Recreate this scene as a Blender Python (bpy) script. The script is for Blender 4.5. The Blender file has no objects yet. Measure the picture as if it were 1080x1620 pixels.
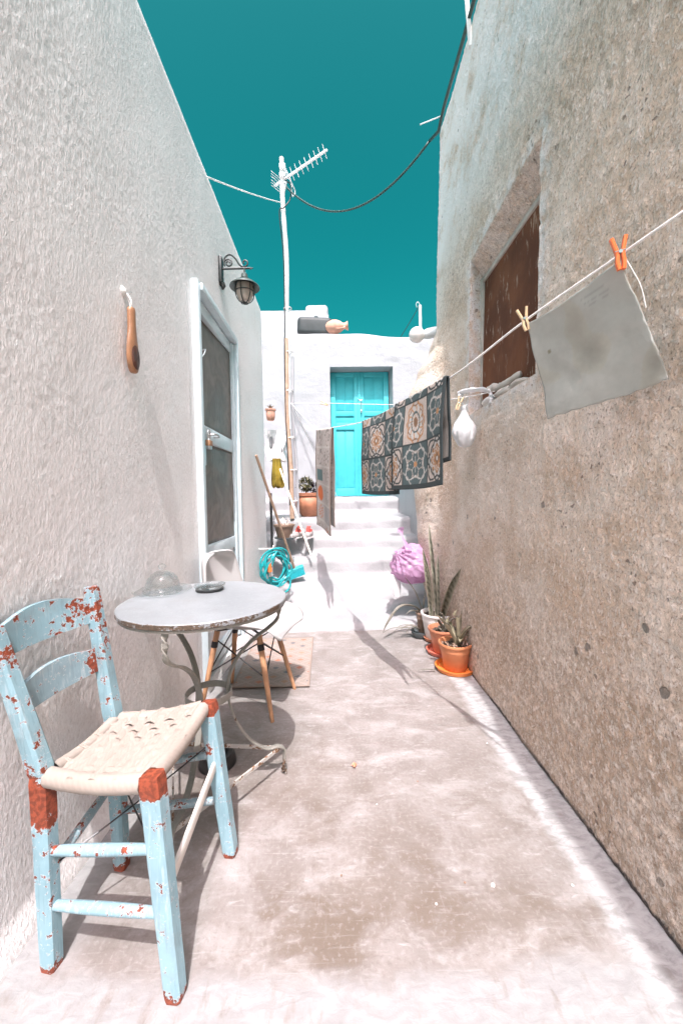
import bpy, bmesh, math, random
import numpy as np
from mathutils import Vector, Matrix, noise as mn
random.seed(7); np.random.seed(7)
C = bpy.context.scene.collection
R = math.radians
SCN = bpy.context.scene
def V(*a): return Vector(a)
def sstep(a, b, x):
    t = min(1, max(0, (x-a)/(b-a))); return t*t*(3-2*t)
def lerp(a, b, t): return a+(b-a)*t
def nz(x, y, z=0.0): return mn.noise(Vector((x, y, z)))

# ------------------------------------------------------------------ camera
EYE = V(0, 0, 1.10)
FPX, CX, CY = 608.0, 540.0, 810.0
TH, PS, RO = R(2.369), R(0.904), R(-0.9)
FW = V(math.sin(PS)*math.cos(TH), math.cos(PS)*math.cos(TH), -math.sin(TH))
_r0 = FW.cross(V(0, 0, 1)).normalized(); _u0 = _r0.cross(FW)
RT = _r0*math.cos(RO)+_u0*math.sin(RO); UP = RT.cross(FW)
cam = bpy.data.cameras.new('camera'); camo = bpy.data.objects.new('camera', cam); C.objects.link(camo)
cam.sensor_fit = 'VERTICAL'; cam.sensor_height = 24.0; cam.lens = 24.0*FPX/1620.0
cam.clip_start = 0.02; cam.clip_end = 500
m = Matrix((RT, UP, -FW)).transposed().to_4x4(); m.translation = EYE
camo.matrix_world = m; SCN.camera = camo
# survey helpers: a sight line of the photograph met with a real plane of the alley
def ray(px, py): return RT*((px-CX)/FPX)-UP*((py-CY)/FPX)+FW
def onY(px, py, Y): d = ray(px, py); return EYE+d*(Y/d.y)
def onZ(px, py, z=0.0): d = ray(px, py); return EYE+d*((z-EYE.z)/d.z)
def onX(px, py, X): d = ray(px, py); return EYE+d*(X/d.x)

# ------------------------------------------------------------------ nodes
class NT:
    def __init__(s, name):
        s.m = bpy.data.materials.new(name); s.m.use_nodes = True; s.t = s.m.node_tree
        s.b = s.t.nodes['Principled BSDF']; s.out = s.t.nodes['Material Output']
    def n(s, typ, ins=None, **props):
        nd = s.t.nodes.new(typ)
        for k, v in props.items(): setattr(nd, k, v)
        for k, v in (ins or {}).items(): s.set(nd.inputs[k], v)
        return nd
    def set(s, sock, v):
        if isinstance(v, bpy.types.NodeSocket): s.t.links.new(v, sock)
        else:
            if isinstance(v, (tuple, list)) and len(v) == 3 and sock.type == 'RGBA': v = (*v, 1)
            sock.default_value = v
    def pos(s): 
        if not hasattr(s, '_p'): s._p = s.n('ShaderNodeTexCoord').outputs['Object']
        return s._p
    def xyz(s):
        if not hasattr(s, '_x'): s._x = s.n('ShaderNodeSeparateXYZ', {0: s.pos()})
        return s._x.outputs
    def scl(s, v, off=(0, 0, 0), rot=(0, 0, 0)):
        return s.n('ShaderNodeMapping', {'Vector': s.pos(), 'Scale': v, 'Location': off, 'Rotation': rot}).outputs[0]
    def noise(s, scale=5, detail=4, rough=.55, vec=None, dist=0):
        return s.n('ShaderNodeTexNoise', {'Vector': vec if vec is not None else s.pos(), 'Scale': scale, 'Detail': detail, 'Roughness': rough, 'Distortion': dist}).outputs[0]
    def vor(s, scale, vec=None, feature='F1', rnd=1.0):
        return s.n('ShaderNodeTexVoronoi', {'Vector': vec if vec is not None else s.pos(), 'Scale': scale, 'Randomness': rnd}, feature=feature).outputs['Distance']
    def math(s, op, a, b=0.0, c=0.0, clamp=False):
        return s.n('ShaderNodeMath', {0: a, 1: b, 2: c}, operation=op, use_clamp=clamp).outputs[0]
    def ss(s, x, a, b):   # smooth step a..b -> 0..1
        return s.n('ShaderNodeMapRange', {'Value': x, 'From Min': a, 'From Max': b}, interpolation_type='SMOOTHSTEP').outputs[0]
    def mix(s, f, a, b, mode='MIX'):
        return s.n('ShaderNodeMixRGB', {'Fac': f, 'Color1': a, 'Color2': b}, blend_type=mode).outputs[0]
    def bump(s, h, strength=.5, dist=.01, normal=None):
        i = {'Height': h, 'Strength': strength, 'Distance': dist}
        if normal is not None: i['Normal'] = normal
        return s.n('ShaderNodeBump', i).outputs[0]
    def attr(s, name, out='Fac'): return s.n('ShaderNodeAttribute', attribute_name=name).outputs[out]
    def end(s, color=None, rough=None, normal=None, **kw):
        b = s.b.inputs
        if color is not None: s.set(b['Base Color'], color)
        if rough is not None: s.set(b['Roughness'], rough)
        if normal is not None: s.set(b['Normal'], normal)
        for k, v in kw.items(): s.set(b[k], v)
        return s.m
def simple(name, col, rough=.6, var=.12, scale=20, bump=.15, bscale=None, dist=.003, **kw):
    t = NT(name); n = t.noise(scale, 5)
    dark = tuple(c*(1-var) for c in col); lite = tuple(min(1, c*(1+var)) for c in col)
    c = t.mix(t.ss(n, .3, .7), dark, lite)
    return t.end(c, rough, t.bump(t.noise(bscale or scale*5, 4), bump, dist), **kw)

M = {}
# left wall: brushed whitewashed stucco with vertical drips
t = NT('white_stucco')
d1 = t.noise(1.0, 5, .6, t.scl((110, 110, 46)), .1)
d2 = t.noise(1.0, 4, .6, t.scl((150, 150, 34)), .4)
d3 = t.noise(9, 4)
d4 = t.noise(1.0, 4, .6, t.scl((120, 120, 62)), .1); d5 = t.noise(3.5, 3)
h = t.math('ADD', t.math('MULTIPLY', t.ss(d1, .40, .74), .40), t.math('MULTIPLY', d2, .45))
h = t.math('ADD', h, t.math('MULTIPLY', d3, .25)); h = t.math('ADD', h, t.math('MULTIPLY', t.math('MULTIPLY', t.ss(d4, .52, .70), t.ss(d5, .30, .62)), .75))
c = t.mix(t.ss(t.noise(2.2, 5), .35, .7), (.85, .812, .80), (.90, .875, .865))
c = t.mix(t.math('MULTIPLY', t.ss(t.noise(1, 4, .6, t.scl((14, 14, 3))), .58, .8), .35), c, (.62, .56, .52))
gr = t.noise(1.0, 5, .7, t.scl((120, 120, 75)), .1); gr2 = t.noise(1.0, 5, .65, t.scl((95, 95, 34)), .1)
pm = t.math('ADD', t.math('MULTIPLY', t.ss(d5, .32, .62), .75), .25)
c = t.mix(t.math('MULTIPLY', t.ss(gr, .52, .36), t.math('MULTIPLY', pm, .5)), c, (.58, .53, .51))
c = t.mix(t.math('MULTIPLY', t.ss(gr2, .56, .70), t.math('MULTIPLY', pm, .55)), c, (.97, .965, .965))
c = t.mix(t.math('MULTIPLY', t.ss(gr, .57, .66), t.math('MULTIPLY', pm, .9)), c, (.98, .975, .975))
lowY = t.ss(t.math('ABSOLUTE', t.math('SUBTRACT', t.xyz()[1], 1.98)), .28, .05)
lowZ = t.ss(t.math('ABSOLUTE', t.math('SUBTRACT', t.xyz()[2], .75)), .35, .05)
st = t.math('MULTIPLY', t.math('MULTIPLY', lowY, lowZ), t.ss(t.noise(14, 5), .42, .7))
c = t.mix(t.math('MULTIPLY', st, .8), c, (.36, .31, .26))
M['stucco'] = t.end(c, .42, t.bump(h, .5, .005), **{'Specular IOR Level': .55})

# right wall: rough unpainted plaster, stained
t = NT('stained_plaster')
X, Y, Z = t.xyz()
f1 = t.noise(1.1, 5, .6); f2 = t.noise(3.2, 6, .65); f3 = t.noise(34, 5, .7); f4 = t.noise(110, 4, .6)
fl = t.noise(1.0, 5, .65, t.scl((95, 95, 70)), .2)
c = t.mix(t.ss(f2, .35, .68), (.65, .485, .36), (.90, .775, .675))
# diagonal brown run from the upper far end to the lower near end
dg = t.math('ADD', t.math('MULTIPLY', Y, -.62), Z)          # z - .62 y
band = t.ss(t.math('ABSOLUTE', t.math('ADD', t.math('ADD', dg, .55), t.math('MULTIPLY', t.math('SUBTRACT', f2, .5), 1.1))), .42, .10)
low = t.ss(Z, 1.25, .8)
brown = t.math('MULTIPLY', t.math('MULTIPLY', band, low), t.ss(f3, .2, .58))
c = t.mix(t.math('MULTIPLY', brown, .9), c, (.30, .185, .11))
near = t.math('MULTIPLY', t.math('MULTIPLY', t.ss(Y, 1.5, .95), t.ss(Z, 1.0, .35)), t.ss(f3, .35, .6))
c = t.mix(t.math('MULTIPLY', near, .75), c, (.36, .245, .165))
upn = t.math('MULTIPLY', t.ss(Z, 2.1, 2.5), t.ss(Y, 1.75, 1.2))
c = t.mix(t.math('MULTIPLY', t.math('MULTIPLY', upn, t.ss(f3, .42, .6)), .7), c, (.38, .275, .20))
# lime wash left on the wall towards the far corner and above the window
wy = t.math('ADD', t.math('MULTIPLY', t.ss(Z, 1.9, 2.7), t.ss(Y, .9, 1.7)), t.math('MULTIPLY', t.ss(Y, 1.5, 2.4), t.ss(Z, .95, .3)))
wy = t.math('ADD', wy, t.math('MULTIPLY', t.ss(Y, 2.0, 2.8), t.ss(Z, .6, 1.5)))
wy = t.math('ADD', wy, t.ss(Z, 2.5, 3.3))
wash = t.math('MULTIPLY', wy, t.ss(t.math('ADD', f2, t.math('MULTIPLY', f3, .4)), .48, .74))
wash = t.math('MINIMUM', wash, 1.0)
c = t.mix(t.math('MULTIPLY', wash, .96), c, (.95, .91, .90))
rim = t.attr('rim')
c = t.mix(t.math('MULTIPLY', rim, t.ss(t.noise(16, 5), .35, .6)), c, (.83, .80, .79))
c = t.mix(t.math('MULTIPLY', t.ss(fl, .50, .60), .62), c, (.90, .82, .755))
c = t.mix(t.math('MULTIPLY', t.math('MULTIPLY', t.ss(f4, .54, .66), t.math('SUBTRACT', 1.0, t.math('MULTIPLY', wash, .85))), .68), c, (.33, .205, .13))
dv = t.n('ShaderNodeVectorMath', {0: t.pos(), 1: t.n('ShaderNodeVectorMath', {0: t.n('ShaderNodeTexNoise', {'Vector': t.pos(), 'Scale': 22, 'Detail': 4}).outputs['Color'], 1: (.05, .05, .05)}, operation='MULTIPLY').outputs[0]}, operation='ADD').outputs[0]
vd = t.vor(27, dv)
pit = t.math('MULTIPLY', t.ss(vd, .21, .16), t.math('MULTIPLY', t.ss(t.noise(4, 3), .56, .62), t.ss(Y, 2.3, 1.3)))
vd2 = t.vor(8, dv)
pit2 = t.math('MULTIPLY', t.ss(t.math('ADD', vd2, t.math('MULTIPLY', f3, .12)), .20, .17), t.math('MULTIPLY', t.ss(t.noise(2.1, 2), .47, .53), t.math('MULTIPLY', t.ss(Y, 1.7, 1.4), t.ss(Z, 1.3, 1.1))))
c = t.mix(t.math('MULTIPLY', pit, .7), c, (.17, .115, .085))
c = t.mix(t.math('MULTIPLY', pit2, .8), c, (.17, .15, .13))
h = t.math('ADD', t.math('MULTIPLY', f3, .8), t.math('MULTIPLY', t.ss(fl, .42, .66), .45))
h = t.math('ADD', h, t.math('MULTIPLY', f4, .5)); h = t.math('SUBTRACT', h, t.math('MULTIPLY', pit, 1.2)); h = t.math('SUBTRACT', h, t.math('MULTIPLY', pit2, 1.6))
h = t.math('ADD', h, t.math('MULTIPLY', f2, 1.5))
joint = t.math('MULTIPLY', t.ss(t.math('ADD', Z, t.math('MULTIPLY', t.math('SUBTRACT', f3, .5), .05)), .020, .008), t.ss(f2, .3, .5))
c = t.mix(joint, c, (.06, .045, .04))
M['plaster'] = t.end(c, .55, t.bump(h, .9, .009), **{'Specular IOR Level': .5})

def white_wash(name, base, dark, amt=.35, k=1.0):
    t = NT(name)
    a = t.noise(2.4, 5, .6); b = t.noise(11, 5, .6); e = t.noise(60, 3)
    c = t.mix(t.math('MULTIPLY', t.ss(a, .42, .72), amt), base, dark)
    h = t.math('ADD', t.math('MULTIPLY', b, 1.2), t.math('MULTIPLY', e, .35))
    return t.end(c, .65, t.bump(h, .6*k, .012))
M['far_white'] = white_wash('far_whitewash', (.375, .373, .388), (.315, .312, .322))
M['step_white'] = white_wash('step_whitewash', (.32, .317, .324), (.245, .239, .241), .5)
M['lump_white'] = white_wash('lumpy_whitewash', (.84, .83, .83), (.74, .72, .71), .4, 1.4)

# alley floor: worn whitewash over cement
t = NT('worn_cement')
X, Y, Z = t.xyz()
st1 = t.noise(1.0, 6, .62, t.scl((5, 9, 1), rot=(0, 0, .5)), .8)
st2 = t.noise(1.0, 6, .65, t.scl((18, 40, 1), rot=(0, 0, -.35)), .5)
b1 = t.noise(1.9, 5, .6); b2 = t.noise(6.5, 6, .62, None, .6); g = t.noise(80, 4)
c = t.mix(t.ss(b2, .32, .70), (.200, .174, .160), (.255, .229, .216))
c = t.mix(t.math('MULTIPLY', t.ss(st1, .45, .72), .75), c, (.355, .335, .328))
c = t.mix(t.math('MULTIPLY', t.ss(st2, .56, .74), .5), c, (.43, .412, .405))
# dirty patches at the near end
def blob(cx, cy, rx, ry):
    dx = t.math('DIVIDE', t.math('SUBTRACT', X, cx), rx); dy = t.math('DIVIDE', t.math('SUBTRACT', Y, cy), ry)
    return t.math('SQRT', t.math('ADD', t.math('MULTIPLY', dx, dx), t.math('MULTIPLY', dy, dy)))
for (bx, by, rx, ry, am) in ((-.06, .93, .26, .10, .85), (.10, 1.02, .34, .12, .6), (.42, .95, .30, .09, .55), (-.05, 1.42, .3, .16, .32), (.12, 1.2, .3, .14, .35), (.5, 1.15, .12, .3, .25), (-.3, 1.5, .4, .35, .3)):
    d = t.math('ADD', blob(bx, by, rx, ry), t.math('MULTIPLY', t.math('SUBTRACT', b2, .5), 2.2))
    d = t.math('ADD', d, t.math('MULTIPLY', t.math('SUBTRACT', st2, .5), .9))
    c = t.mix(t.math('MULTIPLY', t.ss(d, 1.05, .25), am), c, (.145, .112, .087))
wob = t.math('MULTIPLY', t.math('SUBTRACT', b2, .5), .10)
wob2 = t.math('MULTIPLY', t.math('SUBTRACT', b1, .5), .16)
wn = t.ss(t.math('ADD', t.math('ADD', Y, wob), wob2), .86, .80)             # fresh white by the threshold of the near end
wf = t.ss(t.math('ADD', t.math('ADD', Y, t.math('MULTIPLY', wob, .6)), t.math('MULTIPLY', X, -.04)), 3.10, 3.15)
we = t.ss(t.math('ADD', X, t.math('MULTIPLY', wob, .7)), .655, .70)
st3 = t.noise(1.0, 5, .6, t.scl((7, 95, 1), rot=(0, 0, -.18)), .3)
st4 = t.noise(1.0, 5, .6, t.scl((110, 9, 1), rot=(0, 0, .6)), .3)
c = t.mix(t.math('MULTIPLY', t.ss(st3, .58, .75), .28), c, (.50, .485, .48))
c = t.mix(t.math('MULTIPLY', t.ss(st4, .60, .78), .2), c, (.48, .465, .46))
crk = t.math('MULTIPLY', t.ss(t.math('ABSOLUTE', t.math('SUBTRACT', t.noise(1.6, 6, .7), .5)), .006, .001), t.ss(b1, .45, .6))
c = t.mix(t.math('MULTIPLY', crk, .2), c, (.16, .125, .10))
wl = t.ss(t.math('ADD', X, wob2), -.60, -.74)
w = t.math('MAXIMUM', t.math('MAXIMUM', wn, wf), t.math('MAXIMUM', t.math('MULTIPLY', we, .9), wl))
w = t.math('MULTIPLY', w, t.ss(t.noise(1.0, 5, .65, t.scl((30, 12, 1))), .25, .5))
c = t.mix(t.math('MULTIPLY', t.ss(g, .53, .68), .28), c, (.37, .345, .335))
c = t.mix(t.math('MULTIPLY', t.ss(g, .46, .30), .30), c, (.14, .115, .10))
c = t.mix(w, c, t.mix(t.ss(st2, .35, .65), (.265, .258, .258), (.32, .314, .314)))
c = t.mix(t.math('MULTIPLY', we, t.ss(st2, .35, .62)), c, (.40, .392, .392))
c = t.mix(t.math('MULTIPLY', t.ss(t.vor(9), .05, .02), t.ss(b1, .5, .6)), c, (.5, .5, .5))
h = t.math('ADD', t.math('MULTIPLY', st2, .8), t.math('MULTIPLY', g, .25)); h = t.math('ADD', h, b2)
M['floor'] = t.end(c, t.math('ADD', t.math('MULTIPLY', st1, .25), .42), t.bump(h, .45, .006))
M['ground'] = simple('dry_earth', (.42, .38, .34), .9, .2, 2, .4, 30, .02)

# chair paint with chips
def chipped(name, base, under, spot, thr=.66, scale=26, rough=.45):
    t = NT(name)
    n1 = t.math('ADD', t.math('MULTIPLY', t.noise(scale, 6, .7, None, .3), .6), t.math('MULTIPLY', t.noise(scale*2.6, 6, .7), .4)); n2 = t.noise(scale*3.1, 3, .6)
    w = t.attr('wear')
    v = t.math('ADD', t.math('ADD', n1, t.math('MULTIPLY', n2, .18)), w)
    chip = t.ss(v, thr+.09, thr+.105)
    c = t.mix(t.ss(t.noise(6, 4), .35, .7), base, tuple(min(1, b*1.14+.02) for b in base))
    c = t.mix(t.math('MULTIPLY', t.ss(t.noise(1, 4, .6, t.scl((70, 70, 9))), .55, .7), .35), c, spot)
    edge = t.math('MULTIPLY', t.ss(v, thr+.06, thr+.08), t.math('SUBTRACT', 1.0, chip))
    c = t.mix(t.math('MULTIPLY', edge, .6), c, spot)
    c = t.mix(t.math('MULTIPLY', t.ss(t.noise(1, 6, .7, t.scl((160, 160, 12))), .50, .66), .35), c, tuple(b*.62 for b in base))
    c = t.mix(t.math('MULTIPLY', t.ss(t.noise(5, 6, .7), .52, .68), .30), c, (.20, .17, .15))
    c = t.mix(chip, c, t.mix(t.ss(n2, .4, .6), under, tuple(u*.55 for u in under)))
    h = t.math('SUBTRACT', t.math('MULTIPLY', t.noise(9, 4), .6), t.math('MULTIPLY', chip, .5))
    return t.end(c, rough, t.bump(h, .5, .002))
M['chair_blue'] = chipped('chipped_blue_paint', (.215, .35, .40), (.29, .062, .028), (.55, .62, .65), .555, 30, .55)
M['chair_grey'] = chipped('worn_grey_blue_paint', (.21, .305, .345), (.28, .062, .03), (.62, .66, .67), .55, 34, .55)
M['pale_bar'] = simple('bare_pale_wood', (.66, .62, .57), .6, .12, 18)
M['table_top'] = chipped('table_top_paint', (.225, .242, .255), (.12, .085, .06), (.35, .365, .375), .72, 60, .35)
M['table_iron'] = chipped('table_iron_paint', (.24, .228, .20), (.15, .085, .05), (.36, .345, .32), .66, 30, .5)
M['table_bar'] = chipped('rusty_white_bar', (.42, .40, .37), (.28, .15, .08), (.66, .62, .58), .55, 24, .6)

t = NT('twisted_cord')
cc = t.attr('lay', 'Vector'); sx = t.n('ShaderNodeSeparateXYZ', {0: cc}).outputs
ph = t.math('ADD', t.math('MULTIPLY', sx[0], 900.0), t.math('MULTIPLY', sx[1], 420.0))
tw = t.math('ADD', t.math('MULTIPLY', t.math('SINE', ph), .5), .5)
st = t.math('ADD', t.math('MULTIPLY', t.math('SINE', t.math('MULTIPLY', sx[1], 900.0)), .5), .5)
c = t.mix(t.ss(t.noise(7, 4), .3, .7), (.31, .262, .225), (.36, .31, .272))
c = t.mix(t.math('MULTIPLY', tw, .12), c, (.30, .24, .20))
c = t.mix(t.ss(t.noise(9, 4, .6), .70, .72), c, (.70, .68, .66))
M['cord'] = t.end(c, .85, t.bump(t.math('ADD', tw, t.math('MULTIPLY', st, .3)), .3, .0010))

def vcol(name, rough=.85, bump=.4, bscale=300, dist=.002, trans=0, **kw):
    t = NT(name); c = t.attr('Col', 'Color'); n = t.noise(bscale, 3)
    c = t.mix(t.math('MULTIPLY', t.noise(bscale*.4, 3), .25), c, (.25, .22, .2), 'MULTIPLY')
    return t.end(c, rough, t.bump(n, bump, dist), **kw)
M['rug'] = vcol('woven_rug', .9, .7, 260, .003)
M['mat'] = vcol('printed_mat', .9, .4, 350)
M['leafcol'] = vcol('variegated_leaf', .5, .15, 60)

M['frame_white'] = simple('pale_blue_door_paint', (.60, .70, .735), .4, .06, 12, .1)
M['panel_white'] = simple('white_door_panel', (.70, .72, .74), .4, .06, 8, .1)
t = NT('insect_screen')
g = t.noise(7, 4, .6, None, 1.2)
c = t.mix(t.ss(g, .35, .7), (.12, .10, .083), (.185, .155, .128))
M['screen'] = t.end(c, .45, t.bump(t.noise(3.2, 3, .5, None, .8), .5, .03))
M['teal_paint'] = simple('turquoise_door_paint', (.055, .47, .52), .5, .07, 9, .15, 60)
M['dark_gap'] = simple('dark_recess', (.03, .03, .03), .9)
t = NT('rusty_board')
n1 = t.noise(1.0, 6, .7, t.scl((30, 30, 7)), .5); n2 = t.noise(5, 5)
c = t.mix(t.ss(n2, .35, .7), (.10, .030, .011), (.17, .058, .022))
c = t.mix(t.math('MULTIPLY', t.ss(n1, .57, .64), t.ss(t.noise(3.5, 3), .40, .55)), c, (.40, .29, .22))
M['rust'] = t.end(c, .9, t.bump(n1, .5, .006))
M['wood_frame'] = simple('weathered_pale_frame', (.46, .42, .38), .75, .15, 14, .3)
M['black_iron'] = simple('dark_green_iron', (.022, .026, .025), .45, .3, 30, .4)
M['shade_green'] = simple('grey_green_enamel', (.07, .095, .088), .35, .15, 14, .1)
M['lampglass'] = simple('dusty_lamp_glass', (.55, .47, .40), .25, .1, 20, .05, **{'Transmission Weight': .35})
M['wood'] = simple('varnished_wood', (.42, .20, .10), .4, .2, 9, .15)
M['tanwood'] = simple('tan_wood', (.34, .165, .085), .45, .18, 12, .15)
M['dowel'] = simple('beech_dowel', (.50, .27, .15), .45, .2, 16, .15)
M['stick'] = simple('bare_broomstick', (.44, .30, .215), .6, .15, 20, .15)
M['bleached'] = simple('bleached_stick', (.72, .62, .55), .6, .12, 20, .15)
M['darkbrown'] = simple('dark_brown_inlay', (.085, .032, .02), .5, .25, 30, .2)
M['shell'] = simple('white_shell_plastic', (.43, .425, .42), .35, .03, 5, .02)
M['black'] = simple('black_plastic', (.02, .021, .022), .4, .3, 12, .1)
M['wire'] = simple('black_wire', (.015, .015, .017), .4, .2)
M['teal'] = simple('teal_hose_rubber', (.015, .30, .32), .3, .15, 20, .05)
M['tealbrush'] = simple('teal_broom_plastic', (.03, .43, .48), .45, .15, 90, .6, 200)
M['slate'] = simple('slate_grey_plastic', (.10, .12, .125), .5, .2, 12, .15)
M['orange'] = simple('orange_plastic', (.78, .16, .04), .35, .06, 20, .05)
M['orange_dish'] = simple('orange_saucer', (.80, .23, .05), .4, .06, 12, .06)
M['red_dish'] = simple('coral_saucer', (.68, .17, .11), .4, .08, 12, .06)
M['terra'] = simple('terracotta_plastic', (.56, .215, .10), .5, .10, 12, .1)
M['terra2'] = simple('browner_terracotta', (.50, .20, .11), .55, .14, 12, .15)
M['terra_pink'] = simple('pink_terracotta', (.62, .33, .24), .75, .14, 10, .2)
M['terra_urn'] = simple('fired_clay', (.38, .155, .085), .6, .25, 9, .25)
M['brownpot'] = simple('taupe_brown_pot', (.25, .165, .12), .55, .15, 12, .1)
M['whitepot'] = simple('white_glazed_pot', (.78, .75, .73), .35, .08, 12, .05)
M['soil'] = simple('dry_soil', (.10, .07, .055), .95, .5, 60, 1.0, 90, .01)
M['leaf'] = simple('dry_green_leaf', (.27, .235, .16), .5, .3, 16, .15)
M['leaf_grey'] = simple('greyish_leaf', (.155, .14, .11), .5, .25, 18, .15)
M['leaf_olive'] = simple('olive_foliage', (.115, .105, .045), .6, .4, 30, .2)
M['leaf_purple'] = simple('purple_foliage', (.035, .016, .024), .6, .4, 30, .2)
M['steel'] = simple('dull_steel', (.55, .55, .55), .3, .1, 30, .1, Metallic=.9)
M['polewhite'] = chipped('pole_paint', (.70, .68, .67), (.30, .22, .18), (.76, .75, .74), .66, 16, .6)
M['alu'] = simple('antenna_metal', (.78, .78, .79), .4, .06, 20, .05, Metallic=.3)
M['cable_black'] = simple('black_cable', (.018, .022, .022), .5, .2)
M['cable_green'] = simple('dark_green_cable', (.02, .055, .05), .5, .2)
M['rope'] = simple('white_line', (.78, .76, .74), .7, .1, 60, .4, 400)
M['tankgrey'] = simple('dark_grey_tank', (.040, .046, .047), .6, .2, 5, .2)
M['globe'] = simple('opal_globe', (.78, .74, .72), .25, .03, 6, .02)
M['shoe'] = simple('grey_shoe_suede', (.36, .33, .32), .8, .2, 40, .3)
M['shoe_red'] = simple('red_lining', (.38, .05, .04), .8, .2, 40, .3)
M['gold'] = simple('olive_gold_cloth', (.36, .25, .04), .28, .3, 14, .2, Metallic=.45)
M['pegwood'] = simple('peg_wood', (.60, .43, .25), .6, .15, 40, .2)
M['brass'] = simple('brown_tape', (.36, .19, .10), .5, .15, 30, .1)
M['pebble'] = simple('pale_grit', (.60, .58, .56), .8, .2, 60)
M['petal'] = simple('orange_petal', (.75, .22, .12), .6, .1, 60)

def film(name, col, rough=.25, tr=.45, bumpk=.6, sc=14):
    t = NT(name); n = t.noise(sc, 5, .6, None, 1.4)
    t.end(t.mix(t.ss(n, .3, .7), tuple(c*.85 for c in col), col), rough, t.bump(t.noise(sc*2, 4, .6, None, 1.0), bumpk, .006), **{'Specular IOR Level': .7})
    tl = t.n('ShaderNodeBsdfTranslucent', {'Color': col})
    mx = t.n('ShaderNodeMixShader', {0: tr, 1: t.b.outputs[0], 2: tl.outputs[0]})
    t.t.links.new(mx.outputs[0], t.out.inputs[0]); return t.m
M['pinkfilm'] = film('pink_bag_film', (.70, .44, .66), .18, .42, .9, 16)
M['whitefilm'] = film('white_bag_film', (.84, .84, .85), .3, .3)
M['clothmat'] = vcol('thin_grey_mat', .85, .2, 120, .002)

t = NT('clear_glass')
t.end((.97, .98, .98), .03, None, IOR=1.45, **{'Transmission Weight': 1.0})
tb = t.n('ShaderNodeBsdfTransparent', {'Color': (.96, .97, .97, 1)})
mx = t.n('ShaderNodeMixShader', {0: .6, 1: t.b.outputs[0], 2: tb.outputs[0]})
t.t.links.new(mx.outputs[0], t.out.inputs[0]); M['glass'] = t.m

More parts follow.
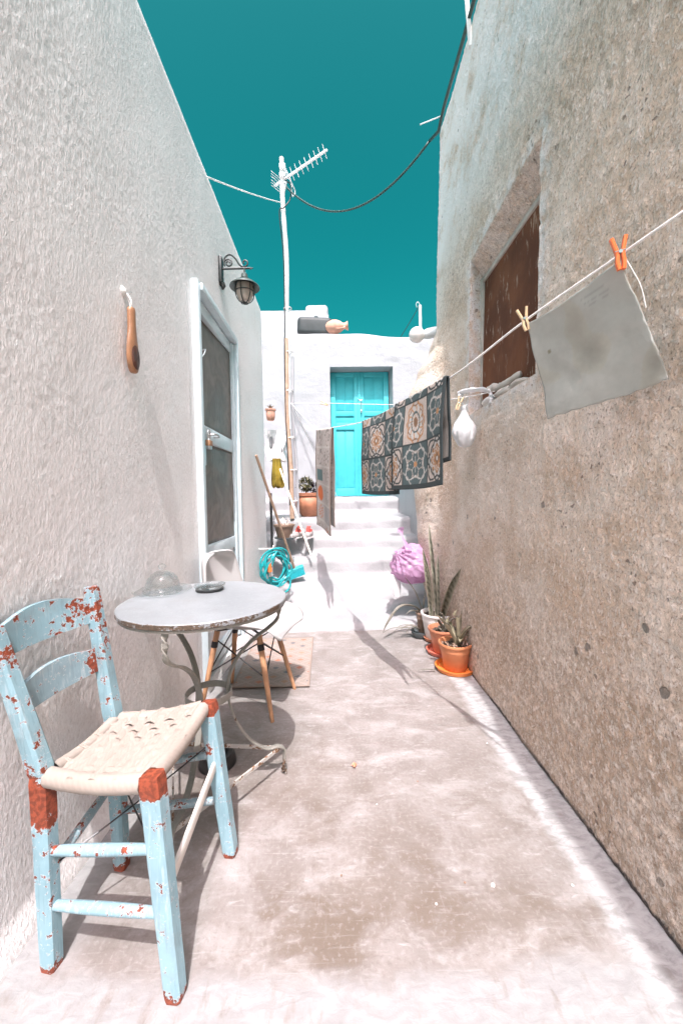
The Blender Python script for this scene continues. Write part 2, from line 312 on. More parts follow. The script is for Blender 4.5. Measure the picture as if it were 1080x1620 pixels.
# ------------------------------------------------------------------ mesh building
class MB:
    def __init__(s): s.v = []; s.f = []; s.col = []; s.lay = []; s.att = {}
    def add(s, vs, fs):
        o = len(s.v); s.v += [Vector(p) for p in vs]; s.f += [tuple(i+o for i in f) for f in fs]; return o
    def box(s, c, size, rot=None, bev=.0, seg=2):
        bm = bmesh.new(); bmesh.ops.create_cube(bm, size=1)
        for q in bm.verts: q.co = Vector((q.co.x*size[0], q.co.y*size[1], q.co.z*size[2]))
        if bev: bmesh.ops.bevel(bm, geom=bm.edges[:], offset=bev, segments=seg, affect='EDGES', profile=.5)
        mt = rot.to_3x3() if rot is not None else Matrix.Identity(3)
        bm.verts.index_update()
        s.add([mt @ q.co+Vector(c) for q in bm.verts], [[q.index for q in f.verts] for f in bm.faces]); bm.free(); return s
    def tube(s, pts, r, n=8, cap=True, ax=None, squash=1.0):
        pts = [Vector(p) for p in pts]; k = len(pts)
        rs = [r]*k if not hasattr(r, '__len__') else r
        o = len(s.v); prev = None; fs = []; vs = []
        for i, p in enumerate(pts):
            tg = (pts[min(i+1, k-1)]-pts[max(i-1, 0)])
            tg = tg.normalized() if tg.length > 1e-9 else Vector((0, 0, 1))
            if ax is not None: a = Vector(ax)
            else: a = prev if prev is not None else (Vector((0, 0, 1)) if abs(tg.z) < .9 else Vector((1, 0, 0)))
            u = (a-tg*a.dot(tg)); u = u.normalized() if u.length > 1e-6 else tg.orthogonal().normalized()
            w = tg.cross(u); prev = u
            for j in range(n):
                t_ = 2*math.pi*j/n; vs.append(p+u*math.cos(t_)*rs[i]+w*math.sin(t_)*rs[i]*squash)
        for i in range(k-1):
            for j in range(n): fs.append((i*n+j, i*n+(j+1) % n, (i+1)*n+(j+1) % n, (i+1)*n+j))
        if cap: fs.append(tuple(range(n))[::-1]); fs.append(tuple((k-1)*n+j for j in range(n)))
        s.add(vs, fs); return s
    def beam(s, p0, p1, w, d, ref, w1=None, d1=None, n=14, ch=.22, mid=None, wob=0.0):
        """squared timber from p0 to p1; w along ref, d across; chamfered edges"""
        p0, p1 = Vector(p0), Vector(p1); w1 = w1 or w; d1 = d1 or d; vs = []; fs = []
        ax = (p1-p0).normalized(); u = Vector(ref); u = (u-ax*u.dot(ax)).normalized(); v = ax.cross(u)
        sh = [(1, 1-ch*2), (1-ch*2, 1), (-1+ch*2, 1), (-1, 1-ch*2), (-1, -1+ch*2), (-1+ch*2, -1), (1-ch*2, -1), (1, -1+ch*2)]
        for i in range(n+1):
            t_ = i/n; p = p0.lerp(p1, t_)
            if mid is not None: p = p+Vector(mid)*math.sin(math.pi*t_)
            a, b = lerp(w, w1, t_)/2, lerp(d, d1, t_)/2
            if i in (0, n): a *= .9; b *= .9
            for (x, y) in sh:
                k = 1+wob*nz(p.x*30+x*3, p.y*30+y*3, p.z*22)
                vs.append(p+u*x*a*k+v*y*b*k)
        for i in range(n):
            for j in range(8): fs.append((i*8+j, i*8+(j+1) % 8, (i+1)*8+(j+1) % 8, (i+1)*8+j))
        fs.append(tuple(range(8))[::-1]); fs.append(tuple(n*8+j for j in range(8)))
        s.add(vs, fs); return s
    def lathe(s, prof, c=(0, 0, 0), n=32, rot=None, fn=None, close=False):
        c = Vector(c); vs = []; fs = []; k = len(prof)
        for i, (r, z) in enumerate(prof):
            for j in range(n):
                a = 2*math.pi*j/n; rr = r*(fn(a, z) if fn else 1)
                p = Vector((rr*math.cos(a), rr*math.sin(a), z)); vs.append((rot @ p if rot is not None else p)+c)
        for i in range(k-1):
            for j in range(n): fs.append((i*n+j, i*n+(j+1) % n, (i+1)*n+(j+1) % n, (i+1)*n+j))
        if close: fs.append(tuple(range(n))[::-1]); fs.append(tuple((k-1)*n+j for j in range(n)))
        s.add(vs, fs); return s
    def strap(s, pts, w, th, wdir):
        """flat bar along pts: width w along wdir, thickness th"""
        pts = [Vector(p) for p in pts]; vs = []; fs = []; k = len(pts)
        for i, p in enumerate(pts):
            tg = (pts[min(i+1, k-1)]-pts[max(i-1, 0)]).normalized()
            d = Vector(wdir(i/(k-1)) if callable(wdir) else wdir); d = (d-tg*d.dot(tg)).normalized(); e = tg.cross(d)
            for (x, y) in ((1, .5), (.8, 1), (-.8, 1), (-1, .5), (-1, -.5), (-.8, -1), (.8, -1), (1, -.5)): vs.append(p+d*x*w/2+e*y*th/2)
        for i in range(k-1):
            for j in range(8): fs.append((i*8+j, i*8+(j+1) % 8, (i+1)*8+(j+1) % 8, (i+1)*8+j))
        fs.append(tuple(range(8))[::-1]); fs.append(tuple((k-1)*8+j for j in range(8)))
        s.add(vs, fs); return s
    def sheet(s, P, th=0.0, co=None, ci=None):
        """P[i][j] points; th>0 gives a closed shell; co / ci: colours of the outer / inner skin"""
        nu, nv = len(P), len(P[0]); A = np.array([[tuple(p) for p in r] for r in P])
        base = len(s.v)
        fs = [(i*nv+j, (i+1)*nv+j, (i+1)*nv+j+1, i*nv+j+1) for i in range(nu-1) for j in range(nv-1)]
        vs = A.reshape(-1, 3)
        if th > 0:
            du = np.gradient(A, axis=0); dv = np.gradient(A, axis=1); n = np.cross(du, dv); n /= (np.linalg.norm(n, axis=2, keepdims=True)+1e-12)
            B = (A-n*th).reshape(-1, 3); k = nu*nv
            fs = fs+[tuple(q+k for q in f[::-1]) for f in fs]
            rim = [(i, 0) for i in range(nu)]+[(nu-1, j) for j in range(1, nv)]+[(i, nv-1) for i in range(nu-2, -1, -1)]+[(0, j) for j in range(nv-2, 0, -1)]
            for q in range(len(rim)):
                a = rim[q][0]*nv+rim[q][1]; b_ = rim[(q+1) % len(rim)]; b = b_[0]*nv+b_[1]
                fs.append((a, a+k, b+k, b))
            vs = np.concatenate([vs, B])
        s.add([tuple(p) for p in vs], fs)
        if co is not None:
            s.col += [tuple(c) for c in np.asarray(co).reshape(-1, 3)]
            if th > 0: s.col += [tuple(c) for c in np.asarray(ci if ci is not None else co).reshape(-1, 3)]
        return s
    def blade(s, pts, w, fold=.25, side=None, th=.0012, cf=None):
        """a strap leaf along pts with width profile w(t)"""
        pts = [Vector(p) for p in pts]; k = len(pts); P = []; co = []
        for i, p in enumerate(pts):
            t_ = i/(k-1); tg = (pts[min(i+1, k-1)]-pts[max(i-1, 0)]).normalized()
            sd = Vector(side) if side is not None else tg.cross(Vector((0, 0, 1)))
            sd = (sd-tg*sd.dot(tg)); sd = sd.normalized() if sd.length > 1e-6 else tg.orthogonal().normalized()
            nn = sd.cross(tg); ww = w(t_)
            P.append([p+sd*(q*ww/2)+nn*(fold*ww*q*q) for q in (-1, -.5, 0, .5, 1)])
            if cf: co.append([cf(t_, q) for q in (-1, -.5, 0, .5, 1)])
        s.sheet(P, th, co if cf else None); return s
    def build(s, name, mat, parent=None, sharp=40, wear=None, rim=None):
        me = bpy.data.meshes.new(name); o = bpy.data.objects.new(name, me); C.objects.link(o)
        off = Vector((0, 0, 0))
        if parent is not None:
            o.parent = parent; q = parent
            while q is not None: off += q.location; q = q.parent
        me.from_pydata([tuple(p-off) for p in s.v], [], s.f); me.update()
        bm = bmesh.new(); bm.from_mesh(me)
        if len(bm.faces) < 30000: bmesh.ops.recalc_face_normals(bm, faces=bm.faces)
        bm.to_mesh(me); bm.free()
        me.polygons.foreach_set('use_smooth', [True]*len(me.polygons))
        if sharp: me.set_sharp_from_angle(angle=R(sharp))
        if s.col:
            a = me.attributes.new('Col', 'FLOAT_COLOR', 'POINT'); a.data.foreach_set('color', [x for c in s.col for x in (*c, 1)])
        if s.lay:
            a = me.attributes.new('lay', 'FLOAT_VECTOR', 'POINT'); a.data.foreach_set('vector', [x for c in s.lay for x in c])
        if wear is not None:
            a = me.attributes.new('wear', 'FLOAT', 'POINT'); a.data.foreach_set('value', [float(wear(p)) for p in s.v])
        if rim is not None:
            a = me.attributes.new('rim', 'FLOAT', 'POINT'); a.data.foreach_set('value', [float(rim(p)) for p in s.v])
        if mat is not None: me.materials.append(M[mat] if isinstance(mat, str) else mat)
        return o
def tag(o, label=None, cat=None, group=None, kind=None):
    if label: o['label'] = label
    if cat: o['category'] = cat
    if group: o['group'] = group
    if kind: o['kind'] = kind
    return o
def thing(name, label, cat, loc=(0, 0, 0), group=None):
    o = bpy.data.objects.new(name, None); o.empty_display_size = .1; C.objects.link(o); o.location = Vector(loc)
    return tag(o, label, cat, group)
def bez(pts, n=24):
    """Catmull-Rom through pts"""
    P = [Vector(p) for p in pts]; P = [P[0]*2-P[1]]+P+[P[-1]*2-P[-2]]; out = []
    seg = len(P)-3
    for k in range(n+1):
        u = k/n*seg; i = min(int(u), seg-1); t_ = u-i; a, b, c, d = P[i:i+4]
        out.append(.5*((2*b)+(c-a)*t_+(2*a-5*b+4*c-d)*t_*t_+(-a+3*b-3*c+d)*t_**3))
    return out
def sag(a, b, s, n=24): return [Vector(a).lerp(Vector(b), k/n)-V(0, 0, 4*s*(k/n)*(1-k/n)) for k in range(n+1)]
def rz(a): return Matrix.Rotation(a, 3, 'Z')
# ================================================================== SETTING
def lin(a, b, step):
    n = max(1, int(math.ceil(abs(b-a)/step))); return [lerp(a, b, k/n) for k in range(n)]
def wall_grid(mb, plan, rows, disp, hole=None, inner=None, flip=False):
    """plan: (x, y, nx, ny) along the foot; rows: (z, inset); disp(x,y,z)->Vector; hole=(y0,y1,z0,z1) over the plan's y (or x) value given as 5th item"""
    nu, nv = len(plan), len(rows); vs = []
    for (x, y, nx, ny, s) in plan:
        for (z, ins) in rows:
            p = Vector((x-nx*ins, y-ny*ins, z)); vs.append(p+disp(x, y, z, nx, ny))
    def inh(i, j):
        if not hole: return False
        a = (plan[i][4]+plan[i+1][4])/2; b = (rows[j][0]+rows[j+1][0])/2
        return hole[0] < a < hole[1] and hole[2] < b < hole[3]
    o = mb.add(vs, [(i*nv+j, (i+1)*nv+j, (i+1)*nv+j+1, i*nv+j+1)[::-1 if flip else 1] for i in range(nu-1) for j in range(nv-1) if not inh(i, j)])
    if hole:
        new = {}
        def inn(i, j):
            if (i, j) not in new:
                p = vs[i*nv+j]; q = inner(p, plan[i], rows[j]); mid = p.lerp(q, .15)
                n0 = len(mb.v); mb.v.append(mid); mb.v.append(q); new[(i, j)] = n0
            return new[(i, j)]
        for i in range(nu-1):
            for j in range(nv-1):
                if not inh(i, j): continue
                for (a, b, di, dj) in (((i, j), (i+1, j), 0, -1), ((i, j+1), (i+1, j+1), 0, 1), ((i, j), (i, j+1), -1, 0), ((i+1, j), (i+1, j+1), 1, 0)):
                    if 0 <= j+dj < nv-1 and inh(i+di, j+dj): continue
                    A, B = inn(*a), inn(*b); va, vb = a[0]*nv+a[1]+o, b[0]*nv+b[1]+o
                    mb.f.append((va, vb, B, A)); mb.f.append((A, B, B+1, A+1))
def rows_for(H, marks, step, r=.12, z0=0.0, foot=0.0, flat=.35):
    z = [z0]; ms = sorted(set(marks+[H-r]))
    out = []
    prev = z0
    for q in ms: out += lin(prev, q, step); prev = q
    out.append(prev)
    rows = [(a, -foot*(1-sstep(0, .10, a-z0))) for a in out]
    for k in range(1, 7):
        a = math.pi/2*k/6; rows.append((H-r+r*math.sin(a), r*(1-math.cos(a))))
    rows += [(H+.002, r+flat*.5), (H+.003, r+flat)]
    return rows

# ---- ground, pavement
mb = MB(); mb.sheet([[V(x, y, -.06) for y in (-60, -20, 0, 20, 60)] for x in (-60, -20, 0, 20, 60)])
tag(mb.build('ground', 'ground'), kind='structure')
mb = MB(); P = []
xs = lin(-.92, 1.06, .022)+[1.06]; ys = lin(-6, .3, .15)+lin(.3, 3.30, .022)+[3.30]
for x in xs:
    P.append([V(x, y, .006*nz(x*2.3, y*2.3)+.0025*nz(x*9, y*9, 3)-.004*sstep(.62, .8, x-.02*y)*sstep(2.2, 1.6, y)+.012*sstep(-.70, -.80, x)) for y in ys])
mb.sheet(P)
tag(mb.build('alley_pavement', 'floor', sharp=0), kind='structure')

# ---- left white house
def XL(Y): return -.80+.045*(Y-.87)
house = thing('white_house', 'long white stuccoed house with a screen door down the left of the alley', 'house', (-.8, 2, 0))
DY0, DY1, DZ0, DZ1 = 2.10, 2.92, .06, 2.27
ysl = lin(-5, .3, .12)+lin(.3, 1.5, .007)+lin(1.5, DY0, .009)+lin(DY0, DY1, .012)+lin(DY1, 3.72, .014)+[3.72]
plan = [(XL(y), y, 1, -.045, y) for y in ysl]
xc, rr = XL(3.72), .10
for k in range(1, 7):
    a = math.pi/2*k/6; plan.append((xc-rr+rr*math.cos(a), 3.72+rr*math.sin(a), math.cos(a), math.sin(a), 9))
for q in lin(.2, 4, .25): plan.append((xc-rr-q, 3.82, 0, 1, 9))
def dl(x, y, z, nx, ny):
    d = .006*nz(y*1.1, z*.9, 1)+.002*nz(y*4, z*3, 2)+.0008*nz(y*13, z*7, 4)
    if y > .28 and y < 5:
        m_ = sstep(-.35, .35, nz(y*2.3, z*2.0, 21))
        d += .0011*m_*sstep(.05, .40, nz(y*90, z*60, 5))+.0005*nz(y*85, z*40, 6)
    if DY0-.06 < y < DY1+.06 and DZ0-.06 < z < DZ1+.06: d = -.001
    return V(nx*d, ny*d, (.012*nz(y*1.6, 3, 3)-.125*min(2.4, max(-1.5, y-1.7))+.06)*sstep(2.5, 3.0, z))
mb = MB()
wall_grid(mb, plan, rows_for(3.15, [.1, DZ0, DZ1], .009, .12, 0, .022), dl, (DY0, DY1, DZ0, DZ1), lambda p, pl, rw: p+V(-.075, 0, 0))
mb.box((-2.75, -.85, 1.38), (3.4, 8.5, 2.76))
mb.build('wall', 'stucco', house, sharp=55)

# screen door in its reveal
door = MB()
xf = XL(2.5)
def lx(Y, d): return XL(Y)+d
for (y0, y1, z0, z1, d, th) in ((DY0, DY0+.045, DZ0, DZ1, -.012, .09), (DY1-.035, DY1, DZ0, DZ1, -.022, .06), (DY0+.045, DY1-.035, DZ1-.04, DZ1, -.012, .08), (DY0+.05, DY0+.075, DZ0, DZ1-.04, -.03, .05)):
    yc = (y0+y1)/2; door.box((lx(yc, d), yc, (z0+z1)/2), (th, y1-y0-.001, z1-z0-.001), None, .004)
dframe = door.build('door_frame', 'frame_white', house)
L0, L1 = DY0+.082, DY1-.04
ZB, ZP, ZM0, ZM1, ZT = DZ0+.02, .82, 1.43, 1.52, DZ1-.05
leaf = MB(); xd = -.032
def lb(y0, y1, z0, z1, th=.035, d=xd, bev=.004):
    yc = (y0+y1)/2; leaf.box((lx(yc, d), yc, (z0+z1)/2), (th, y1-y0, z1-z0), None, bev)
lb(L0, L0+.055, ZB, ZT); lb(L1-.04, L1, ZB, ZT)
lb(L0+.055, L1-.04, ZT-.07, ZT, .033); lb(L0+.055, L1-.04, ZM0, ZM1, .033); lb(L0+.055, L1-.04, ZP-.08, ZP, .033); lb(L0+.055, L1-.04, ZB, ZB+.1, .033)
screen_door = leaf.build('door', 'frame_white', house)
pan = MB(); yc = (L0+L1)/2
pan.box((lx(yc, xd-.008), yc, (ZB+.1+ZP-.08)/2), (.012, L1-L0-.095, ZP-.18-ZB)); pan.build('panel', 'panel_white', screen_door)
for (z0, z1, s) in ((ZP, ZM0, 1), (ZM1, ZT-.07, 2)):
    sc = MB()
    sc.sheet([[V(lx(y, xd-.004+.007*nz(y*5, z*4, s)*math.sin(math.pi*(z-z0)/(z1-z0))), y, z) for z in [lerp(z0, z1, k/24) for k in range(25)]] for y in [lerp(L0+.055, L1-.04, k/18) for k in range(19)]], .002)
    sc.build('insect_screen', 'screen', screen_door, sharp=0)
hd = MB(); hd.tube(bez([(lx(2.34, -.012), 2.30, 1.475), (lx(2.34, .03), 2.32, 1.478), (lx(2.34, .032), 2.38, 1.472), (lx(2.34, -.012), 2.40, 1.475)]), .006); hd.build('handle', 'steel', screen_door)
hd = MB(); hd.tube(bez([(lx(2.2, -.012), 2.215, 1.93), (lx(2.2, .02), 2.22, 1.94), (lx(2.2, .015), 2.20, 1.90), (lx(2.2, -.01), 2.19, 1.88)]), .004); hd.build('latch_hook', 'steel', screen_door)
pl = thing('padlock', 'steel padlock wrapped in brown tape on the white screen door', 'padlock', (lx(2.2, .025), 2.235, 1.40))
b = MB(); b.box((lx(2.2, .022), 2.235, 1.41), (.022, .05, .06), None, .006); b.build('body', 'steel', pl)
b = MB(); b.tube(bez([(lx(2.2, .022), 2.217, 1.435), (lx(2.2, .022), 2.217, 1.475), (lx(2.2, .022), 2.235, 1.495), (lx(2.2, .022), 2.253, 1.475), (lx(2.2, .022), 2.253, 1.435)]), .005); b.build('shackle', 'steel', pl)
b = MB(); b.box((lx(2.2, .022), 2.235, 1.415), (.026, .056, .034), None, .004); b.build('tape', 'brass', pl)
b = MB(); b.box((lx(2.2, -.004), 2.235, 1.36), (.008, .03, .14), None, .003); b.build('hasp', 'steel', pl)

# ---- right stained house
def XR(Y): return .805+.006*(Y-.83)
WY0, WY1, WZ0, WZ1 = 1.62, 2.46, 1.60, 2.56
def flare(z):
    k = [(0, 0), (.1, .02), (.45, .10), (.8, .14), (1.2, .17), (1.6, .21), (1.92, .225), (2.1, .16), (2.3, .06), (2.5, 0), (9, 0)]
    for (a, b), (c, d) in zip(k, k[1:]):
        if z <= c: return lerp(b, d, sstep(a, c, z))
    return 0
def dr_(x, y, z, nx, ny):
    lean = (.0137+.0093*sstep(-.42, -.26, y))*z if y < 3.2 or x < 1.2 else .023*z  # unseen part behind the camera leans less, shaped to cast a shadow strip
    d = .008*nz(y*.9, z*.9, 7)+.005*nz(y*3.5, z*3.5, 8)+.002*nz(y*11, z*11, 9)
    if y > .28 and y < 5: d += .0016*nz(y*26, z*26, 5)+.0030*sstep(0, .45, nz(y*44, z*38, 6))-.004*sstep(.45, .6, nz(y*21, z*21, 15))
    if WY0-.09 < y < WY1+.09 and WZ0-.09 < z < WZ1+.09:
        d += -.012*max(0, nz(y*9, z*9, 11))
    fl = flare(z)*sstep(2.7, 3.28, y)*(1-sstep(.95, 1.5, x))
    return V(nx*d-fl+lean, ny*d, .02*nz(y*1.3, 5, 1) if z > 4 else 0)
ysr = lin(-5, .3, .12)+lin(.3, WY0, .008)+lin(WY0, WY1, .012)+lin(WY1, 3.28, .014)+[3.28]
plan = [(XR(y), y, -1, .006, y) for y in ysr]
xc, rr = XR(3.28), .07
for k in range(1, 8):
    a = math.pi/2*k/7; plan.append((xc+rr-rr*math.cos(a), 3.28+rr*math.sin(a), -math.cos(a), math.sin(a), 9))
for q in lin(.05, 4, .1): plan.append((xc+rr+q, 3.35, 0, 1, 9))
rhouse = thing('stained_house', 'tall house of rough stained beige plaster on the right of the alley', 'house', (.85, 2, 0))
mb = MB()
def winner(p, pl_, rw):
    y = pl_[4]; z = rw[0]
    dz = -.10 if z > WZ1-.01 else (.02 if z < WZ0+.01 else -.10*(z-WZ0)/(WZ1-WZ0))
    return V(XR(y)+.023*z+.105, y+(.0 if y < 2 else .03), z+dz)
wall_grid(mb, plan, rows_for(4.15, [WZ0, WZ1], .010, .08, 0, 0), dr_, (WY0, WY1, WZ0, WZ1), winner, True)
mb.box((2.95, -.85, 2.0), (3.7, 8.2, 4.0))
def rimw(p):
    if p.x > 1.3 or p.y > 3: return 0
    dy = max(WY0-p.y, 0, p.y-WY1); dz = max(WZ0-p.z, 0, p.z-WZ1); d = math.hypot(dy, dz)
    if WY0 < p.y < WY1 and WZ0 < p.z < WZ1: return .3
    return .95*(1-sstep(.0, .14, d)) if p.z < WZ1+.6 else 0
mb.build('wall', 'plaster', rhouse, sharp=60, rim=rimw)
win = MB()
def wx(y, z, d): return XR(y)+.023*z+d
bz0, bz1 = WZ0+.02, WZ1-.10
fw = .03
for (y0, y1, z0, z1) in ((WY0, WY0+fw, bz0, bz1), (WY1+.03-fw, WY1+.03, bz0, bz1), (WY0+fw, WY1+.03-fw, bz1-fw, bz1), (WY0+fw, WY1+.03-fw, bz0, bz0+.02)):
    yc, zc = (y0+y1)/2, (z0+z1)/2
    win.box((wx(yc, zc, .105), yc, zc), (.05, y1-y0, z1-z0), None, .004)
wf = win.build('window', 'wood_frame', rhouse)
b = MB(); b.sheet([[V(wx(y, z, .112+.003*nz(y*8, z*5, 3)), y, z) for z in [lerp(bz0+.0, bz1-fw, k/40) for k in range(41)]] for y in [lerp(WY0+fw, WY1+.03-fw, k/40) for k in range(41)]], .02)
b.build('boarding', 'rust', wf)
# loose stones and mortar along the sill
for k in range(3):
    b = MB(); y = 1.86+.17*k; rx = .05+.012*k
    bm = bmesh.new(); bmesh.ops.create_icosphere(bm, subdivisions=3, radius=1)
    for q in bm.verts: q.co = Vector((q.co.x*.045, q.co.y*rx*1.5, q.co.z*.028))*(1+.25*nz(q.co.x*1.5+k*7, q.co.y*1.5, q.co.z*1.5))
    bm.verts.index_update(); b.add([q.co+V(wx(y, 1.62, .055), y, 1.622+.004*k) for q in bm.verts], [[q.index for q in f.verts] for f in bm.faces]); bm.free()
    o = b.build('sill_stone', 'wood_frame' if k < 2 else 'whitepot', rhouse, sharp=0)

# ---- far cottage with the turquoise door
FY = 5.87
cot = thing('white_cottage', 'whitewashed flat roofed cottage with a turquoise double door at the end of the alley', 'house', (.4, FY, .8))
cx0, cx1, cz0, cz1 = -.05, .90, 1.09, 3.045
def topz(x): return 3.55+.025*nz(x*1.7, 4)+.02*sstep(-.4, -.9, x)-.06*sstep(.3, 1.2, x)+.16*(1-sstep(.045, .10, abs(x+.86)))
xs = lin(-2.6, cx0, .05)+lin(cx0, cx1, .05)+lin(cx1, 3, .05)+[3]
zz = lin(.5, cz0, .06)+lin(cz0, cz1, .06)+lin(cz1, 3.2, .05)+[3.2]
rows = [(z, 0) for z in zz]+[(3.2+.05*k, 0) for k in range(1, 7)]
for k in range(1, 6):
    a = math.pi/2*k/5; rows.append((3.5+.05*math.sin(a), .06*(1-math.cos(a))))
rows += [(3.552, .2), (3.553, .5)]
plan = [(x, FY, 0, -1, x) for x in xs]
def dc(x, y, z, nx, ny):
    d = .018*nz(x*1.3, z*1.3, 1)+.010*nz(x*4, z*4, 2)+.004*nz(x*12, z*12, 3)
    if cx0-.08 < x < cx1+.08 and z < cz1+.08: d = .004*nz(x*12, z*12, 3)
    return V(0, -d, (topz(x)-3.55)*sstep(3.2, 3.5, z))
mb = MB()
wall_grid(mb, plan, rows, dc, (cx0, cx1, cz0, cz1), lambda p, pl_, rw: p+V((-.035 if p.x > .5 else .0), .26, (-.012 if rw[0] > 2.9 else 0)))
mb.box((.2, FY+1.75, 1.8), (5.5, 2.7, 3.3))
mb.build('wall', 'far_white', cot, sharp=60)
dx0, dx1, dy = cx0, cx1-.035, FY+.25
mid = (dx0+dx1)/2-.01
for (a, b_, s) in ((dx0+.005, mid-.006, 0), (mid+.002, dx1-.005, 1)):
    lf = MB(); w = b_-a; zs_ = (cz0+.015, cz0+.12, cz0+1.22, cz0+1.30, cz1-.10, cz1-.015); st = .075
    zb, zt = cz0+.01, cz1-.015
    def bx(x0, x1, z0, z1, y=dy-.02, th=.04, bev=.004): lf.box(((x0+x1)/2, y, (z0+z1)/2), (x1-x0, th, z1-z0), None, bev)
    bx(a, a+st, zb, zt); bx(b_-st, b_, zb, zt)
    for (z0, z1) in ((zb, zb+.12), (cz0+1.05, cz0+1.16), (cz0+1.26, cz0+1.34), (zt-.075, zt)): bx(a+st, b_-st, z0, z1, dy-.018, .036)
    bx(a+st, b_-st, cz0+1.16, cz0+1.26, dy-.010, .02)
    for (z0, z1) in ((zb+.12, cz0+1.05), (cz0+1.34, zt-.075)):
        bx(a+st, b_-st, z0, z1, dy-.006, .012, 0)
        for q in range(2):
            x = lerp(a+st, b_-st, (q*.5)+.25); hw = (b_-a-2*st)/4-.006; bx(x-hw, x+hw, z0+.012, z1-.012, dy-.012, .012, .004)
    if s == 1: bx(mid-.014, mid+.022, zb, zt-.01, dy-.048, .018, .003)
    lf.build('door', 'teal_paint', cot)
b = MB(); b.tube(sag(V(mid-.02, dy-.06, 2.62), V(mid+.05, dy-.06, 2.60), .02, 8), .006); b.tube([V(mid+.03, dy-.065, 2.60), V(mid+.032, dy-.07, 2.44)], .005); b.box((mid+.032, dy-.07, 2.42), (.03, .02, .045), None, .004)
b.build('latch_chain', 'steel', cot)
# taller white house behind
ub = thing('upper_house', 'taller white block with a low chimney stub rising behind the cottage roof', 'house', (-1.1, 8, 3))
mb = MB()
for (x0, x1, y0, y1, z0, z1) in ((-3.4, -.07, 7.5, 10.5, .5, 4.68),):
    bm = bmesh.new(); bmesh.ops.create_cube(bm, size=1)
    for q in bm.verts: q.co = V(lerp(x0, x1, q.co.x+.5), lerp(y0, y1, q.co.y+.5), lerp(z0, z1, q.co.z+.5))
    bmesh.ops.bevel(bm, geom=bm.edges[:], offset=.07, segments=4, affect='EDGES')
    bmesh.ops.subdivide_edges(bm, edges=[e for e in bm.edges if e.calc_length() > .5], cuts=14, use_grid_fill=True)
    for q in bm.verts: q.co += V(0, .02, .02)*nz(q.co.x*1.4, q.co.y*1.4, q.co.z*1.4)
    bm.verts.index_update(); mb.add([q.co.copy() for q in bm.verts], [[q.index for q in f.verts] for f in bm.faces]); bm.free()
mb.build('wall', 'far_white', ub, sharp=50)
mb = MB(); mb.box((-.30, 7.85, 4.64), (.44, .5, .36), None, .07, 4); mb.build('chimney', 'far_white', ub)

# ---- steps up to the turquoise door
stp = MB()
prof = [(3.06, -.05), (3.085, .0), (3.10, .035), (3.13, .052), (3.3, .062), (3.5, .085), (3.55, .10), (3.58, .165), (3.61, .19), (3.75, .215), (3.92, .26), (3.955, .30), (3.975, .42), (4.0, .452), (4.05, .465), (4.22, .475), (4.255, .50), (4.275, .61), (4.30, .638), (4.35, .648), (4.55, .655), (4.585, .68), (4.60, .80), (4.63, .832), (4.7, .842), (5.1, .85), (5.42, .86), (5.46, .89), (5.475, 1.03), (5.50, 1.062), (5.55, 1.075), (5.8, 1.085), (6.1, 1.088)]
pp = []
for (a, b_), (c, d) in zip(prof, prof[1:]):
    n = max(1, int(math.hypot(c-a, d-b_)/.03))
    pp += [(lerp(a, c, k/n), lerp(b_, d, k/n)) for k in range(n)]
pp.append(prof[-1]); P = []
for x in lin(-1.3, 1.25, .035)+[1.25]:
    row = []
    for (y, z) in pp:
        wob = .035*nz(x*1.7, z*3, 2)+.02*nz(x*5, z*6, 5)
        row.append(V(x, y+wob+(.035*(x) if y < 3.5 else 0), z+.010*nz(x*3, y*3, 8)+.005*nz(x*9, y*9, 1)-.0))
    P.append(row)
stp.sheet(P)
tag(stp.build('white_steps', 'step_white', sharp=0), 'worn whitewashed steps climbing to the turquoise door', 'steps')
# low white wall on the right of the steps
par = MB()
def dp(x, y, z, nx, ny): d = .012*nz(y*2, z*2, 3)+.006*nz(y*7, z*7, 4); return V(nx*d, ny*d, .03*nz(y*2, 0, 9) if z > 1.5 else 0)
pl_ = [(.885+.01*(y-3.3), y, -1, 0, y) for y in lin(3.36, 5.86, .05)+[5.84]]
wall_grid(par, pl_, rows_for(1.72, [], .05, .1, -.05, .06, .2), dp)
par.box((1.16, 4.6, .8), (.4, 2.4, 1.6))
tag(par.build('garden_wall', 'far_white', sharp=55), 'low white wall beside the steps behind the stained house', 'wall')
# ================================================================== FURNITURE
# ---- blue rush-seated chair
A0, B0, C0, D0 = V(-.370, .812, 0), V(-.686, .875, 0), V(-.340, 1.150, 0), V(-.656, 1.118, 0)     # feet: front near, rear near, front far, rear far
A1, B1, C1, D1 = V(-.420, .842, .485), V(-.703, .895, .455), V(-.400, 1.158, .475), V(-.668, 1.125, .455)
BT, DT = V(-.775, .868, .815), V(-.710, 1.115, .850)
ch = thing('wooden_chair', 'light blue wooden chair with chipped red paint and woven rush seat', 'chair', (-.51, 1.0, 0))
fwd = (A1-B1).normalized()
def wear_leg(p):
    return .22*(1-sstep(.0, .035, p.z))-.0+.06*nz(p.x*20, p.y*20, p.z*14)
def wear_front(p): return wear_leg(p)+.42*sstep(.435, .465, p.z+.012*nz(p.x*60, p.y*60, 3))-.04
def wear_rear(p): return wear_leg(p)+(.30 if p.y < 1 else .06)*(1-sstep(.02, .09, abs(p.z-.40+.03*nz(p.x*40, p.y*40, p.z*20))))+.06*sstep(.60, .8, p.z)-.02
for (p0, p1) in ((A0, A1), (C0, C1)):
    b = MB(); top = p1+V(0, 0, .0)
    b.beam(p0, top, .040, .036, fwd, .050, .046, n=40, ch=.16, wob=.03)
    b.build('leg', 'chair_blue', ch, wear=wear_front)
